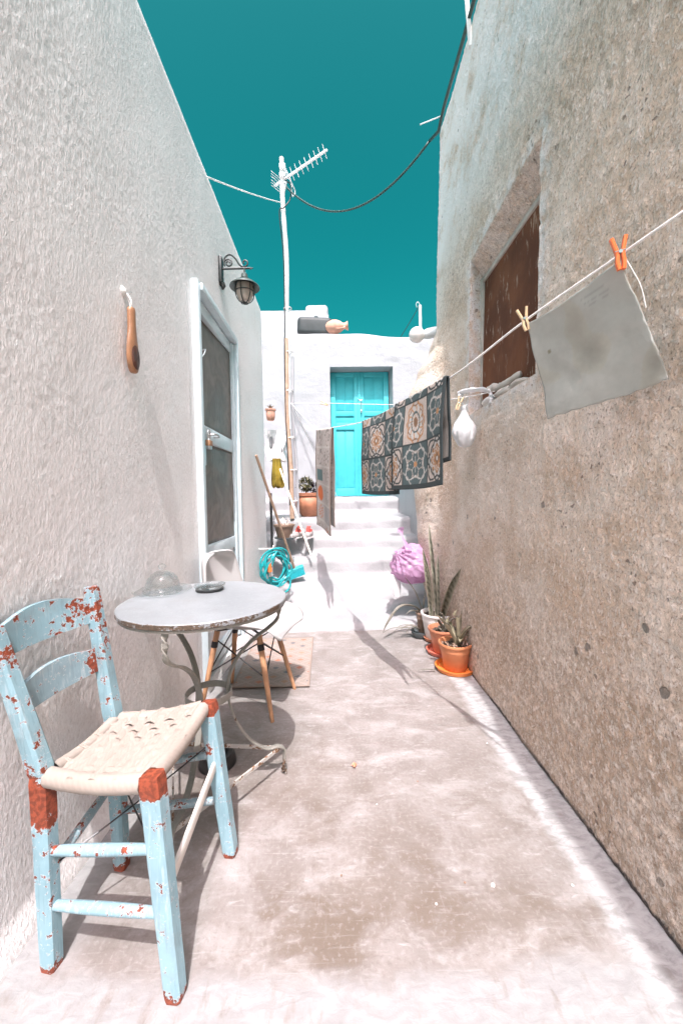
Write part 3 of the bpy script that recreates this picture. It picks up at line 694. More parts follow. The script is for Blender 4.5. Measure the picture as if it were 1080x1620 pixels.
for (p0, p1, p2) in ((B0, B1, BT), (D0, D1, DT)):
    b = MB(); pts = bez([p0, p0.lerp(p1, .5), p1, p1.lerp(p2, .5)+V(.004, 0, 0), p2], 50); vs = []
    w0 = .040
    b.beam(p0, p1, .038, .036, fwd, .046, .042, n=30, ch=.16, wob=.03); b.beam(p1+V(0, 0, .002), p2, .046, .042, fwd, .034, .032, n=30, ch=.16, wob=.03)
    b.build('rear_post', 'chair_blue', ch, wear=wear_rear)
def on(p0, p1, t_): return p0.lerp(p1, t_)
def rung(name, p, q, r0, mat='chair_blue', w=0):
    b = MB(); n = 18; pts = [p.lerp(q, k/n) for k in range(n+1)]
    b.tube(pts, [r0*(.72+.32*math.sin(math.pi*min(1, max(0, .08+.84*k/n)))) for k in range(n+1)], 10); return b.build(name, mat, ch, wear=lambda p_: w)
rung('rung', on(B0, B1, .60), on(A0, A1, .66), .0125); rung('rung', on(B0, B1, .32), on(A0, A1, .37), .0125)
rung('rung', on(D0, D1, .38), on(C0, C1, .36), .0125, 'chair_grey'); rung('rung', on(D0, D1, .68), on(C0, C1, .66), .0125, 'chair_grey')
rung('rung', on(B0, B1, .48), on(D0, D1, .60), .012, 'chair_grey', .02)
b = MB(); b.beam(on(A0, A1, .45), on(C0, C1, .62), .030, .012, (0, 0, 1), n=12, ch=.15); b.build('stretcher', 'pale_bar', ch)
# wire brace crossing under the seat
b = MB()
for (p, q) in ((on(B0, B1, .5), on(C0, C1, .75)), (on(D0, D1, .66), on(A0, A1, .6))): b.tube(sag(p, q, .006, 8), .0022, 5)
b.build('brace_wire', 'wire', ch)
# back slats, curved and arched
def slat(z0, h, arch, wear):
    b = MB(); P = []
    t0 = (z0-B1.z)/(BT.z-B1.z); t1 = (z0-D1.z)/(DT.z-D1.z)
    pb, pd = on(B1, BT, t0), on(D1, DT, t1+.02)
    for i in range(33):
        u = i/32; c = pb.lerp(pd, u)-V(.022, 0, 0)*math.sin(math.pi*u)
        hh = h*(.78+.22*math.sin(math.pi*u)); lo = arch*.35*math.sin(math.pi*u); hi = arch*math.sin(math.pi*u)
        P.append([c+V(-.12*(q-.5)*hh, 0, lerp(-hh/2+lo, hh/2+hi, q)) for q in [k/10 for k in range(11)]])
    b.sheet(P, .013); return b.build('slat', 'chair_blue' if wear > 0 else 'chair_grey', ch, wear=lambda p: -.03+.10*sstep(1.0, 1.1, p.y) if wear > 0 else -.05+.17*sstep(1.05, 1.1, p.y))
slat(.772, .082, .022, 1); slat(.628, .074, .012, -1)
# rush seat: four cord rolls and an over-and-under weave of paired cords
b = MB(); lay = []
def seat(u, v, dz=0):   # u: rear 0 .. front 1, v: near 0 .. far 1
    near = B1.lerp(A1, u); far = D1.lerp(C1, u); p = near.lerp(far, v)
    return V(p.x, p.y, .452+.018*u-.016*math.sin(math.pi*u)*math.sin(math.pi*v)+dz)
def ribbon(pf, w, side, n=72, r=.0042):
    """a band of cord: half-round section, width w"""
    pts = [pf(k/n) for k in range(n+1)]; L = 0; o = len(b.v); K = 9; vs = []; fs = []; la = []
    for i, p in enumerate(pts):
        if i: L += (p-pts[i-1]).length
        tg = (pts[min(i+1, n)]-pts[max(i-1, 0)]).normalized(); sd = (Vector(side)-tg*tg.dot(Vector(side))).normalized(); up = sd.cross(tg)
        if up.z < 0: up = -up
        for k in range(K):
            x = -1+2*k/(K-1); zz = r*math.sqrt(max(0, 1-x**4))*(.75+.25*abs(math.sin(2*math.pi*x)))
            vs.append(p+sd*(x*w/2)+up*zz); la.append((L, x*w/2, 0))
    for i in range(n):
        for k in range(K-1): fs.append((i*K+k, (i+1)*K+k, (i+1)*K+k+1, i*K+k+1))
    b.add(vs, fs); lay.extend(la)
NU, NV = 8, 9     # bands running front-back, bands running side to side
U0, U1, V0, V1 = .14, .955, .045, .955
for j in range(NV):
    v = lerp(V0, V1, (j+.5)/NV); w = (V1-V0)/NV*.76
    def pf(s, v=v, j=j):
        u = lerp(U0-.02, U1+.01, s); ph = (u-U0)/(U1-U0)*NU; a = math.sin(math.pi*ph)*(1 if j % 2 else -1)*sstep(0, .1, s)*sstep(1, .9, s)
        return seat(u, v, .0060*a+.004)
    ribbon(pf, w, (C1-A1), r=.0022)
for i in range(NU):
    u = lerp(U0, U1, (i+.5)/NU); w = (U1-U0)/NU*.62
    def pf(s, u=u, i=i):
        v = lerp(V0-.01, V1+.01, s); ph = (v-V0)/(V1-V0)*NV; k = min(NV-1, max(0, int(ph)))
        a = math.sin(math.pi*ph)*(1 if i % 2 else -1)*sstep(0, .1, s)*sstep(1, .9, s)
        return seat(u, v, .0040*a+.004)
    ribbon(pf, w, (A1-B1), r=.0022)
def roll(p, q, r):
    n = 46; K = 10; o = 0; vs = []; fs = []; tg = (q-p).normalized(); u = V(0, 0, 1); w = tg.cross(u); L = (q-p).length
    for i in range(n+1):
        t_ = i/n; c = p.lerp(q, t_)-V(0, 0, .010*math.sin(math.pi*t_))
        rr = r*(1+.015*math.sin(i*2.9)+.04*nz(i*.5, 3))
        for k in range(K):
            a = 2*math.pi*k/K; vs.append(c+u*math.sin(a)*rr*1.1+w*math.cos(a)*rr); lay.append((k*.004, t_*L, 0))
    for i in range(n):
        for k in range(K): fs.append((i*K+k, i*K+(k+1) % K, (i+1)*K+(k+1) % K, (i+1)*K+k))
    b.add(vs, fs)
e = .02
roll(seat(.06, -.0, -.004), seat(.93, -.0, -.006), .021); roll(seat(.06, 1.0, -.004), seat(.93, 1.0, -.006), .018)
roll(seat(.975, .06, -.004), seat(.975, .94, -.004), .020); roll(seat(.045, .08, 0), seat(.045, .93, 0), .016)
for v in (.2, .42, .63, .82):
    for dv in (-.012, .012):
        n0 = len(b.v); b.tube([seat(.05, v+dv, .012), seat(.1, v+dv*.8, .006), seat(.16, v+dv, .004)], .0026, 6); lay.extend([(k*.003, 0, 0) for k in range(len(b.v)-n0)])
n0 = len(b.v); b.sheet([[seat(.16+.76*i/8, .08+.84*j/8, -.012) for j in range(9)] for i in range(9)]); lay += [(0, 0, 0)]*(len(b.v)-n0)
b.lay = lay
b.build('seat', 'cord', ch, sharp=0)

# ---- round bistro table
TC = onZ(326, 947, .742); TC.z = 0
TR, TZ = .283, .742
tb = thing('bistro_table', 'small round white topped bistro table with curled iron legs', 'table', TC)
b = MB(); prof = [(0, TZ)]+[(TR*k/24, TZ) for k in range(1, 24)]+[(TR-.003, TZ), (TR, TZ-.003), (TR, TZ-.016), (TR-.003, TZ-.019), (TR-.02, TZ-.019), (.0, TZ-.017)]
b.lathe(prof, TC, 96)
tw = lambda p: .26*sstep(TR-.010, TR-.001, (p-TC).xy.length)*(.6+.9*nz(p.x*14, p.y*14, 1)) + (.12 if p.z < TZ-.002 else -.12)
b.build('tabletop', 'table_top', tb, wear=tw)
ap = MB(); ap.lathe([(TR-.006, TZ-.020), (TR-.006, TZ-.028), (TR-.018, TZ-.028), (TR-.018, TZ-.020)], TC, 72); ap.build('rim_band', 'table_iron', tb, wear=lambda p: 0)
LP = [(.262, .722), (.266, .68), (.262, .632), (.225, .600), (.165, .565), (.110, .515), (.075, .45), (.066, .39), (.075, .325), (.105, .245), (.150, .175), (.205, .128), (.252, .122), (.276, .104), (.276, .07), (.272, .03), (.280, .004)]
feet = []
for a in (26, -97, 142):
    a = R(a); er, et = V(math.cos(a), math.sin(a), 0), V(-math.sin(a), math.cos(a), 0)
    b = MB(); pts = bez([TC+er*r+V(0, 0, z) for r, z in LP], 90)
    def wd(s, er=er, et=et):   # the bar is twisted near the top and the foot
        tw_ = 2*math.pi*(1-sstep(.0, .13, s))+3*math.pi*sstep(.90, .985, s)
        return et*math.cos(tw_)+er*math.sin(tw_)+V(0, 0, .3*math.sin(tw_))
    b.strap(pts, .021, .008, wd); b.build('leg', 'table_iron', tb, wear=lambda p: .04+.16*(1-sstep(0, .12, p.z)))
    feet.append(TC+er*.258+V(0, 0, .112))
b = MB(); b.strap([TC+V(.078*math.cos(k/48*2*math.pi), .078*math.sin(k/48*2*math.pi), .395) for k in range(49)], .024, .006, (0, 0, 1)); b.build('ring', 'table_iron', tb, wear=lambda p: .02)
for i, j in ((0, 1), (0, 2), (1, 2)):
    b = MB(); p, q = feet[i], feet[j]; b.strap([p.lerp(q, k/10) for k in range(11)], .016, .006, (0, 0, 1)); b.build('stretcher_bar', 'table_bar', tb, wear=lambda p: .03)

# glass cloche and ash tray on the table
cp = onZ(258, 936, TZ); cp.z = TZ
cl = thing('glass_cloche', 'clear glass dome cover with knob on the round table', 'glass dome', cp)
b = MB(); KZ = .70
o_ = [(.088, .002), (.090, .012), (.079, .022), (.076, .045), (.068, .075), (.050, .100), (.026, .115), (.011, .119), (.010, .126), (.016, .132), (.019, .142), (.014, .153), (.004, .157)]
i_ = [(.001, .114), (.024, .111), (.047, .096), (.064, .073), (.072, .045), (.075, .022), (.085, .011), (.085, .002)]
b.lathe([(r*.80, z*KZ) for r, z in o_+i_+[o_[0]]], cp, 40); b.build('dome', 'glass', cl, sharp=60)
b = MB(); b.lathe([(.0, .001), (.075, .001), (.105, .007), (.107, .009), (.104, .010), (.074, .005), (0, .005)], cp, 48); b.build('dish', 'glass', cl, sharp=60)
ap_ = onZ(332, 934, TZ); ap_.z = TZ
at = thing('ashtray', 'round glass ashtray with dark base on the round table', 'ashtray', ap_)
b = MB(); b.lathe([(.0, .001), (.048, .001), (.052, .004), (.052, .010), (0, .010)], ap_, 40); b.build('base', 'black', at)
b = MB(); b.lathe([(.0, .011), (.046, .011), (.056, .016), (.060, .024), (.056, .025), (.047, .018), (.0, .016)], ap_, 40, fn=lambda a, z: 1+.02*math.cos(a*14)); b.build('bowl', 'glass', at, sharp=60)

# ---- white shell chair on dowel legs
sc = V(-.487, 2.05, 0); yaw = R(-13)
sh = thing('shell_chair', 'white moulded shell chair on beech dowel legs behind the round table', 'chair', sc)
def L2(p): return sc+rz(yaw) @ Vector(p)
spine = bez([(-.212, 0, .80), (-.208, 0, .74), (-.194, 0, .64), (-.172, 0, .53), (-.142, 0, .465), (-.09, 0, .436), (0, 0, .428), (.10, 0, .434), (.18, 0, .440), (.225, 0, .428), (.245, 0, .402)], 44)
P = []
for i, p in enumerate(spine):
    s = i/44
    hw = lerp(.15, .225, sstep(0, .45, s)) if s < .5 else lerp(.225, .20, sstep(.6, 1, s))
    if s < .10: hw *= math.sqrt(max(.0, 1-((.10-s)/.10)**2))*.55+.45
    if s > .9: hw *= 1-.20*((s-.9)/.1)**2
    tg = (spine[min(i+1, 44)]-spine[max(i-1, 0)]).normalized(); nn = V(-tg.z, 0, tg.x)*-1
    nn = V(tg.z*-1, 0, tg.x)
    cup = .055*(1-sstep(.55, 1.0, s))+.022
    row = []
    for k in range(25):
        q = -1+2*k/24; row.append(L2(p+V(0, q*hw, 0)+nn*(cup*abs(q)**2.6*(-1 if nn.z < 0 else 1))))
    P.append(row)
b = MB(); b.sheet(P, .010); b.build('seat_shell', 'shell', sh, sharp=0)
ftp = []; hip = []
for (x, y, fx, fy) in ((.115, -.10, .205, -.165), (.115, .10, .205, .165), (-.115, -.10, -.185, -.165), (-.115, .10, -.185, .165)):
    p, q = L2((fx, fy, 0)), L2((x, y, .412)); ftp.append(p); hip.append(q)
    b = MB(); n = 14; b.tube([p.lerp(q, k/n) for k in range(n+1)], [lerp(.0095, .0150, min(1, k/n*1.5)) for k in range(n+1)], 12)
    b.build('leg', 'dowel', sh)
b = MB()
def at_(k, z): return ftp[k].lerp(hip[k], z/.412)
for i, j in ((0, 1), (2, 3), (0, 2), (1, 3)):
    b.tube([at_(i, .37), at_(j, .20)], .0035, 6); b.tube([at_(j, .37), at_(i, .20)], .0035, 6)
for k in range(4):
    b.tube([at_(k, .33), at_(k, .36)], .0175, 10)
    b.tube([at_(k, .35), hip[k]+V(0, 0, .0)], .006, 6)
b.tube([hip[0], hip[3]], .006, 6); b.tube([hip[1], hip[2]], .006, 6)
b.build('wire_brace', 'wire', sh)

# ---- black dish by the wall under the chair
pb = V(-.505, 1.56, 0)
b = MB(); b.lathe([(r*.72, z*.9) for r, z in [(0, .03), (.05, .03), (.062, .05), (.085, .052), (.092, .048), (.105, .01), (.105, .0), (0, .0)]], pb, 40)
tag(b.build('feeding_bowl', 'black'), 'black plastic bowl on the ground under the round table', 'bowl')

# ---- printed door mat
ch_mat = MB(); NX, NY = 90, 150; x0, x1, y0, y1 = -.625, -.175, 2.175, 2.945
P = []; co = []
for i in range(NX+1):
    r = []; rc = []
    for j in range(NY+1):
        u, v = i/NX, j/NY; x, y = lerp(x0, x1, u), lerp(y0, y1, v)
        r.append(V(x-.02*(v-.5), y, .010+.002*nz(x*6, y*6)+.004*nz(x*1.5, y*1.5, 4)))
        c = np.array((.36, .295, .262))
        a, b_ = u*3.0+.5, v*6.4
        for sh_ in (0, .5):
            fa, fb = (a+sh_) % 1-.5, (b_+sh_) % 1-.5; d = abs(fa)*2+abs(fb)*2
            row_ = int(b_+sh_)*7+int(a+sh_)*3+int(sh_*2)
            if sh_ == 0 or True:
                if d < .34: c = np.array([(.40, .165, .105), (.15, .15, .155), (.36, .225, .16), (.42, .19, .13)][row_ % 4])
                elif .52 < d < .60 or .72 < d < .80: c = np.array((.25, .205, .18))
        if min(u, 1-u) < .025 or min(v, 1-v) < .016: c = np.array((.30, .235, .20))
        rc.append(c)
    P.append(r); co.append(rc)
ch_mat.sheet(P, .006, np.array(co), np.array(co)*.5)
tag(ch_mat.build('doormat', 'mat', sharp=0), 'beige doormat with a diamond pattern in front of the screen door', 'doormat')
# ================================================================== LEFT WALL
# wooden paddle hanging from a nail
pw = thing('wooden_paddle', 'wooden paddle with dark oval inlay hanging on the left stucco wall', 'paddle', (XL(1.47), 1.47, 1.6))
px_ = XL(1.47)+.028
def oval(z): # half width along the wall
    z = (z-1.575)/.24
    return .040*math.sqrt(max(0, 1-((z-.22)/.24)**2)) if z < .22 else lerp(.040, .019, sstep(.22, .75, z))*(1 if z < .93 else math.sqrt(max(0, 1-((z-.93)/.07)**2)))
zs_ = [1.575-.0045+.24*k/40 for k in range(0, 42)]
b = MB(); vs = []; fs = []
K = 16
ring_ = []
for z in [1.5725+.2375*k/44 for k in range(45)]:
    hw = max(.0015, oval(z)); th = .013*min(1, hw/.015)
    ring_.append([V(px_+th*math.sin(2*math.pi*k/K), 1.47+hw*math.cos(2*math.pi*k/K), z) for k in range(K)])
for r in ring_: vs += r
for i in range(len(ring_)-1):
    for k in range(K): fs.append((i*K+k, i*K+(k+1) % K, (i+1)*K+(k+1) % K, (i+1)*K+k))
fs += [tuple(range(K))[::-1], tuple((len(ring_)-1)*K+k for k in range(K))]
b.add(vs, fs); b.build('body', 'tanwood', pw)
b = MB(); b.lathe([(0, .0025), (.8, .002), (1, -.004)], (0, 0, 0), 28)
b.v = [V(px_+.0125+p.z, 1.47+p.x*.028, 1.628+p.y*.052) for p in b.v]; b.build('inlay', 'darkbrown', pw)
b = MB(); b.tube(bez([(px_, 1.47, 1.795), (px_+.005, 1.462, 1.83), (px_-.012, 1.466, 1.862), (px_-.006, 1.474, 1.83), (px_, 1.47, 1.795)], 20), .0028, 6); b.build('cord_loop', 'rope', pw)
b = MB(); b.tube([(XL(1.47)-.01, 1.466, 1.86), (px_+.004, 1.466, 1.864)], .0035, 6); b.build('nail', 'steel', pw)
b = MB(); bm = bmesh.new(); bmesh.ops.create_icosphere(bm, subdivisions=2, radius=.019); bm.verts.index_update()
b.add([V(XL(1.47)+q.co.x*.8, 1.466+q.co.y*(1+.3*nz(q.co.z*90, 2)), 1.868+q.co.z*(1+.4*nz(q.co.y*90, 1))) for q in bm.verts], [[q.index for q in f.verts] for f in bm.faces]); bm.free(); b.build('plaster_dab', 'whitepot', pw)

# wall lantern
ly = 2.57; lX = XL(ly)
ln = thing('wall_lantern', 'dark iron wall lantern with scroll bracket high on the left wall', 'lantern', (lX, ly, 2.6))
b = MB(); b.box((lX+.008, ly, 2.575), (.022, .055, .17), None, .008); b.tube([(lX+.012, ly, 2.49), (lX+.02, ly, 2.475), (lX+.015, ly, 2.455)], [.02, .016, .006], 10); b.build('wall_plate', 'black_iron', ln)
b = MB(); az = 2.585
b.tube([(lX+.01, ly, az), (lX+.20, ly, az+.004)], .0065, 8); b.tube([(lX+.196, ly, az), (lX+.215, ly, az+.006)], [.006, .003], 6); b.build('arm', 'black_iron', ln)
b = MB()
def spiral(cx_, cz_, r0, r1, a0, turns, n=40): return [V(lX+cx_+lerp(r0, r1, k/n)*math.cos(a0+turns*2*math.pi*k/n), ly, az+cz_+lerp(r0, r1, k/n)*math.sin(a0+turns*2*math.pi*k/n)) for k in range(n+1)]
s1 = spiral(.058, .036, .008, .028, 0, 1.5)
b.tube(bez([s1[-1]]+[V(lX+.035, ly, az+.07), V(lX+.065, ly, az+.09), V(lX+.10, ly, az+.068), V(lX+.125, ly, az+.03), V(lX+.150, ly, az+.012), V(lX+.176, ly, az+.022), V(lX+.180, ly, az+.044), V(lX+.165, ly, az+.054), V(lX+.152, ly, az+.044), V(lX+.158, ly, az+.032)], 50), .005, 7)
b.tube(s1, .005, 7); b.tube(spiral(.058, .036, .028, .03, math.pi*3, .1), .005, 6); b.build('scroll', 'black_iron', ln)
cx_ = lX+.158; cc = V(cx_, ly, 0)
b = MB(); b.tube([(cx_, ly, az), (cx_, ly, az-.035)], .006, 8); b.lathe([(.012, az-.03), (.02, az-.036), (.022, az-.062), (.034, az-.066), (.03, az-.075)], cc, 20); b.build('hanger', 'shade_green', ln)
b = MB(); b.lathe([(.028, az-.068), (.045, az-.082), (.070, az-.092), (.094, az-.112), (.096, az-.118), (.090, az-.117), (.066, az-.099), (.03, az-.086)], cc, 36); b.build('lamp_shade', 'shade_green', ln)
b = MB(); b.lathe([(.046, az-.094), (.054, az-.12), (.054, az-.155), (.046, az-.185), (.030, az-.207), (.0, az-.214)], cc, 28); b.build('glass', 'lampglass', ln)
b = MB()
for k in range(6):
    a = k*math.pi/3+.3; b.tube(bez([V(cx_+r*math.cos(a), ly+r*math.sin(a), az+z) for r, z in ((.056, -.098), (.060, -.13), (.059, -.16), (.050, -.19), (.030, -.213), (0, -.219))], 16), .003, 6)
for r, z in ((.061, -.105), (.061, -.150)): b.tube([V(cx_+r*math.cos(k*math.pi/12), ly+r*math.sin(k*math.pi/12), az+z) for k in range(25)], .0035, 6, False)
b.lathe([(.016, az-.214), (.012, az-.224), (0, az-.227)], cc, 12); b.build('cage', 'black_iron', ln)

# teal hose coiled on the wall
hy = 3.42; hx = XL(hy)+.03; hz = .47
hs_ = thing('garden_hose', 'coiled teal garden hose hanging low on the left wall', 'hose', (hx, hy, hz-.2))
b = MB(); rnd = random.Random(3)
for k in range(9):
    rx, rz_ = rnd.uniform(.09, .145), rnd.uniform(.11, .165); oy, oz, ox = rnd.uniform(-.03, .03), rnd.uniform(-.015, .02), rnd.uniform(-.02, .09)
    ph = rnd.uniform(0, 6); n = 44
    b.tube([V(hx+.085+ox*.6+.02*math.sin(a*2+ph)+.72*rx*math.cos(a), hy+oy+.62*rx*math.cos(a)*(1.0+.1*math.sin(3*a+ph)), hz+oz+rz_*math.sin(a)-.1*(rz_-.125)) for a in [2*math.pi*q/n for q in range(n+1)]], .0085, 8, False)
b.tube(bez([(hx+.05, hy-.05, hz-.17), (hx+.14, hy-.06, hz-.15), (hx+.21, hy-.03, hz-.08), (hx+.24, hy+.01, hz-.11), (hx+.23, hy-.02, hz-.19), (hx+.16, hy-.08, hz-.225)], 30), .0085, 8)
b.build('coil', 'teal', hs_)
b = MB(); b.tube([(hx+.075, hy-.08, hz+.05), (hx+.08, hy-.09, hz-.02)], [.015, .02], 12); b.build('connector', 'orange', hs_)
for (p_, q_) in (((hx+.075, hy-.078, hz+.10), (hx+.075, hy-.08, hz+.05)), ((hx+.08, hy-.09, hz-.02), (hx+.083, hy-.095, hz-.06))):
    b = MB(); b.tube([p_, q_], .0135, 12); b.build('coupling', 'steel', hs_)
b = MB(); b.tube([(hx-.06, hy, hz+.17), (hx+.09, hy, hz+.17), (hx+.10, hy, hz+.20)], .008, 8); b.build('hook', 'whitepot', hs_)

# broom, dust pan, bleached stick leaning at the foot of the steps
bt = onX(405, 720, XL(3.75)+.015); bh = V(-.415, 3.83, .37)
br = thing('broom', 'broom with bare wooden handle and teal head leaning on the left wall', 'broom', bh)
b = MB(); b.tube([bh+(bt-bh)*(k/12) for k in range(13)], .0125, 10); b.build('handle', 'stick', br)
dirn = V(.9, .15, .30).normalized()
b = MB(); b.beam(bh-dirn*.09+V(0, 0, .0), bh+dirn*.09, .05, .04, (0, 1, .3), n=8, ch=.1); b.build('head', 'tealbrush', br)
b = MB()
for i in range(26):
    for j in range(5):
        q = bh+dirn*(-.085+.17*i/25)+V(0, -.016+.008*j, -.015); b.tube([q, q+V(.015*nz(i, j)+.022, -.012, -.06+.008*nz(i*3, j))], [.003, .0022], 4)
b.build('bristles', 'tealbrush', br)
dp_ = V(-.56, 3.80, .27)
dn = thing('dustpan', 'slate dustpan with upright black handle beside the coiled hose', 'dustpan', dp_)
ht = onY(428, 780, 3.84); hb = onY(431, 884, 3.82)
b = MB(); b.tube([hb, hb.lerp(ht, .5), ht], .013, 10); b.build('handle', 'black', dn)
P = [[hb+V(u*.20+.01, v*.14-.05, .012-.055*u+.045*abs(v*2-1)**4+ .05*(1-sstep(0, .25, u))) for v in [k/10 for k in range(11)]] for u in [k/12 for k in range(13)]]
b = MB(); b.sheet(P, .004); b.build('pan', 'slate', dn)
s0, s1 = onY(492, 878, 3.9), onY(443, 742, 4.42)
b = MB(); b.tube([s0.lerp(s1, k/10) for k in range(11)], [.011]*11, 8)
tag(b.build('walking_stick', 'bleached'), 'pale bleached stick leaning over the steps towards the white ledge', 'stick')

# whitewashed ledge behind the corner with a hanging gold cloth, small hanging pot
lg = onY(436, 704, 4.55)
b = MB(); bm = bmesh.new(); bmesh.ops.create_cube(bm, size=1)
bmesh.ops.subdivide_edges(bm, edges=bm.edges[:], cuts=10, use_grid_fill=True)
for q in bm.verts:
    p = q.co.copy(); l = max(abs(p.x), abs(p.y), abs(p.z)); s_ = p.normalized()*.5; p = p.lerp(s_*1.25, .18)
    p = V(p.x*.22, p.y*.24, p.z*.36); p += V(.02, .02, .018)*nz(p.x*14, p.y*14, p.z*10)
    if abs(p.y) > 0: p.x += .015*math.sin(p.z*26)
    q.co = p+V(lg.x-.005, lg.y+.12, lg.z)
bm.verts.index_update(); b.add([q.co.copy() for q in bm.verts], [[q.index for q in f.verts] for f in bm.faces]); bm.free()
lo_ = thing('plaster_ledge', 'lumpy whitewashed plaster ledge jutting out behind the corner of the left house', 'ledge', lg)
b.build('block', 'lump_white', lo_)
for (dx, dz, ry, rz_) in ((-.055, .03, .022, .075), (.07, -.055, .012, .04)):
    b = MB(); b.lathe([(0, 0), (.6, -.004), (.9, -.012), (1, -.02)], (0, 0, 0), 24); b.v = [V(lg.x+dx+p.x*ry, lg.y-.006-p.z-.012, lg.z+dz+p.y*rz_) for p in b.v]
    b.build('loop_handle', 'step_white', lo_)
g0 = onY(437, 727, 4.52); g1 = onY(440, 771, 4.52); P = []
for i in range(20):
    u = i/19; row = []
    for k in range(33):
        a = 2*math.pi*k/32; r = lerp(.045, .072, sstep(0, .8, u))*(1-.25*sstep(.9, 1, u)); f = 1+.13*math.sin(a*7+u*1.2)+.05*math.sin(a*3+2)
        row.append(V(lerp(g0.x, g1.x, u)+r*f*math.cos(a), g0.y+r*f*math.sin(a)*.75, lerp(g0.z+.01, g1.z, u)+.012*math.sin(a*3)*u))
    P.append(row)
b = MB(); b.sheet(P); tag(b.build('gold_cloth', 'gold', sharp=0), 'shiny olive gold cloth bunched and hanging under the whitewashed ledge', 'cloth')
hp = onX(428, 652, XL(4.3)+.05); hp = onY(428, 655, 4.44)
hpt = thing('hanging_pot', 'small pale pink terracotta pot fixed to the corner of the left house', 'plant pot', hp)
b = MB(); b.lathe([(0, -.075), (.032, -.075), (.045, -.06), (.052, -.01), (.050, .03), (.060, .04), (.061, .055), (.052, .056), (.046, .03), (0, .03)], hp, 24); b.build('pot', 'terra_pink', hpt)
b = MB(); rnd = random.Random(5)
for k in range(9):
    a = rnd.uniform(0, 6.28); b.blade([hp+V(0, 0, .04), hp+V(math.cos(a)*.02, math.sin(a)*.02, .075), hp+V(math.cos(a)*.045, math.sin(a)*.045, .085+rnd.uniform(0, .02))], lambda t_: .016*math.sin(math.pi*min(.98, t_+.1)), .2)
b.build('plant', 'leaf', hpt)

# ================================================================== STEPS: pots, shoes, urn
def foliage(mb, c, r, n, size, seed, zs=.8):
    rnd = random.Random(seed)
    for k in range(n):
        d = Vector((rnd.gauss(0, 1), rnd.gauss(0, 1), rnd.gauss(0, 1))).normalized(); q = Vector(c)+Vector((d.x*r, d.y*r, d.z*r*zs))*rnd.uniform(.55, 1)
        t_ = (d+Vector((rnd.gauss(0, .5), rnd.gauss(0, .5), rnd.gauss(0, .5)))).normalized(); l = size*rnd.uniform(.7, 1.3)
        mb.blade([q, q+t_*l*.5+V(0, 0, l*.08), q+t_*l], lambda s: size*.45*math.sin(math.pi*min(.97, s*.9+.1)), .15, th=0)
uc = onY(489, 811, 4.95); uc.z = .845
ur = thing('clay_urn', 'big brown clay urn with succulents on the landing behind the printed towel', 'plant pot', uc)
b = MB(); b.lathe([(0, .0), (.095, .0), (.10, .012), (.135, .06), (.168, .13), (.172, .175), (.155, .225), (.132, .250), (.138, .258), (.150, .264), (.151, .300), (.140, .303), (.128, .27), (0, .265)], uc, 40, fn=lambda a, z: 1+(.012*math.sin(a*9+z*22) if .03 < z < .24 else 0)); b.build('pot', 'terra_urn', ur)
b = MB(); foliage(b, uc+V(-.045, -.02, .41), .095, 240, .05, 1); b.tube([uc+V(-.03, 0, .27), uc+V(-.04, -.01, .40)], .012, 8)
for q in range(14):
    a = q*.45; b.tube([uc+V(-.04, -.01, .33), uc+V(-.045+.06*math.cos(a), -.02+.06*math.sin(a), .41)], .004, 5)
b.build('succulent', 'leaf_olive', ur, sharp=0)
b = MB(); foliage(b, uc+V(.085, -.01, .36), .075, 150, .05, 2); b.build('purple_succulent', 'leaf_purple', ur, sharp=0)
bp = onY(450, 850, 4.13); bp.z = .648
bpt = thing('brown_pot', 'taupe brown flower pot with dry stems on the steps behind the broom', 'plant pot', bp)
b = MB(); b.lathe([(0, .012), (.070, .012), (.076, .02), (.102, .135), (.112, .137), (.114, .158), (.108, .160), (.098, .140), (0, .135)], bp, 36); b.build('pot', 'brownpot', bpt)
b = MB(); b.lathe([(0, .0), (.09, .0), (.118, .012), (.120, .022), (.114, .022), (.088, .010), (0, .010)], bp+V(.01, 0, 0), 32); b.build('saucer', 'slate', bpt)
b = MB(); b.lathe([(0, .139), (.099, .138)], bp, 24); b.build('soil', 'soil', bpt)
b = MB()
for k in range(8):
    a = k*.9; b.tube(bez([bp+V(.03*math.cos(a), .03*math.sin(a), .13), bp+V(.05*math.cos(a+.5), .05*math.sin(a+.5), .19), bp+V(.07*math.cos(a+1), .05*math.sin(a), .215+.02*math.sin(k*2))], 8), .003, 5)
b.build('dry_stems', 'bleached', bpt)
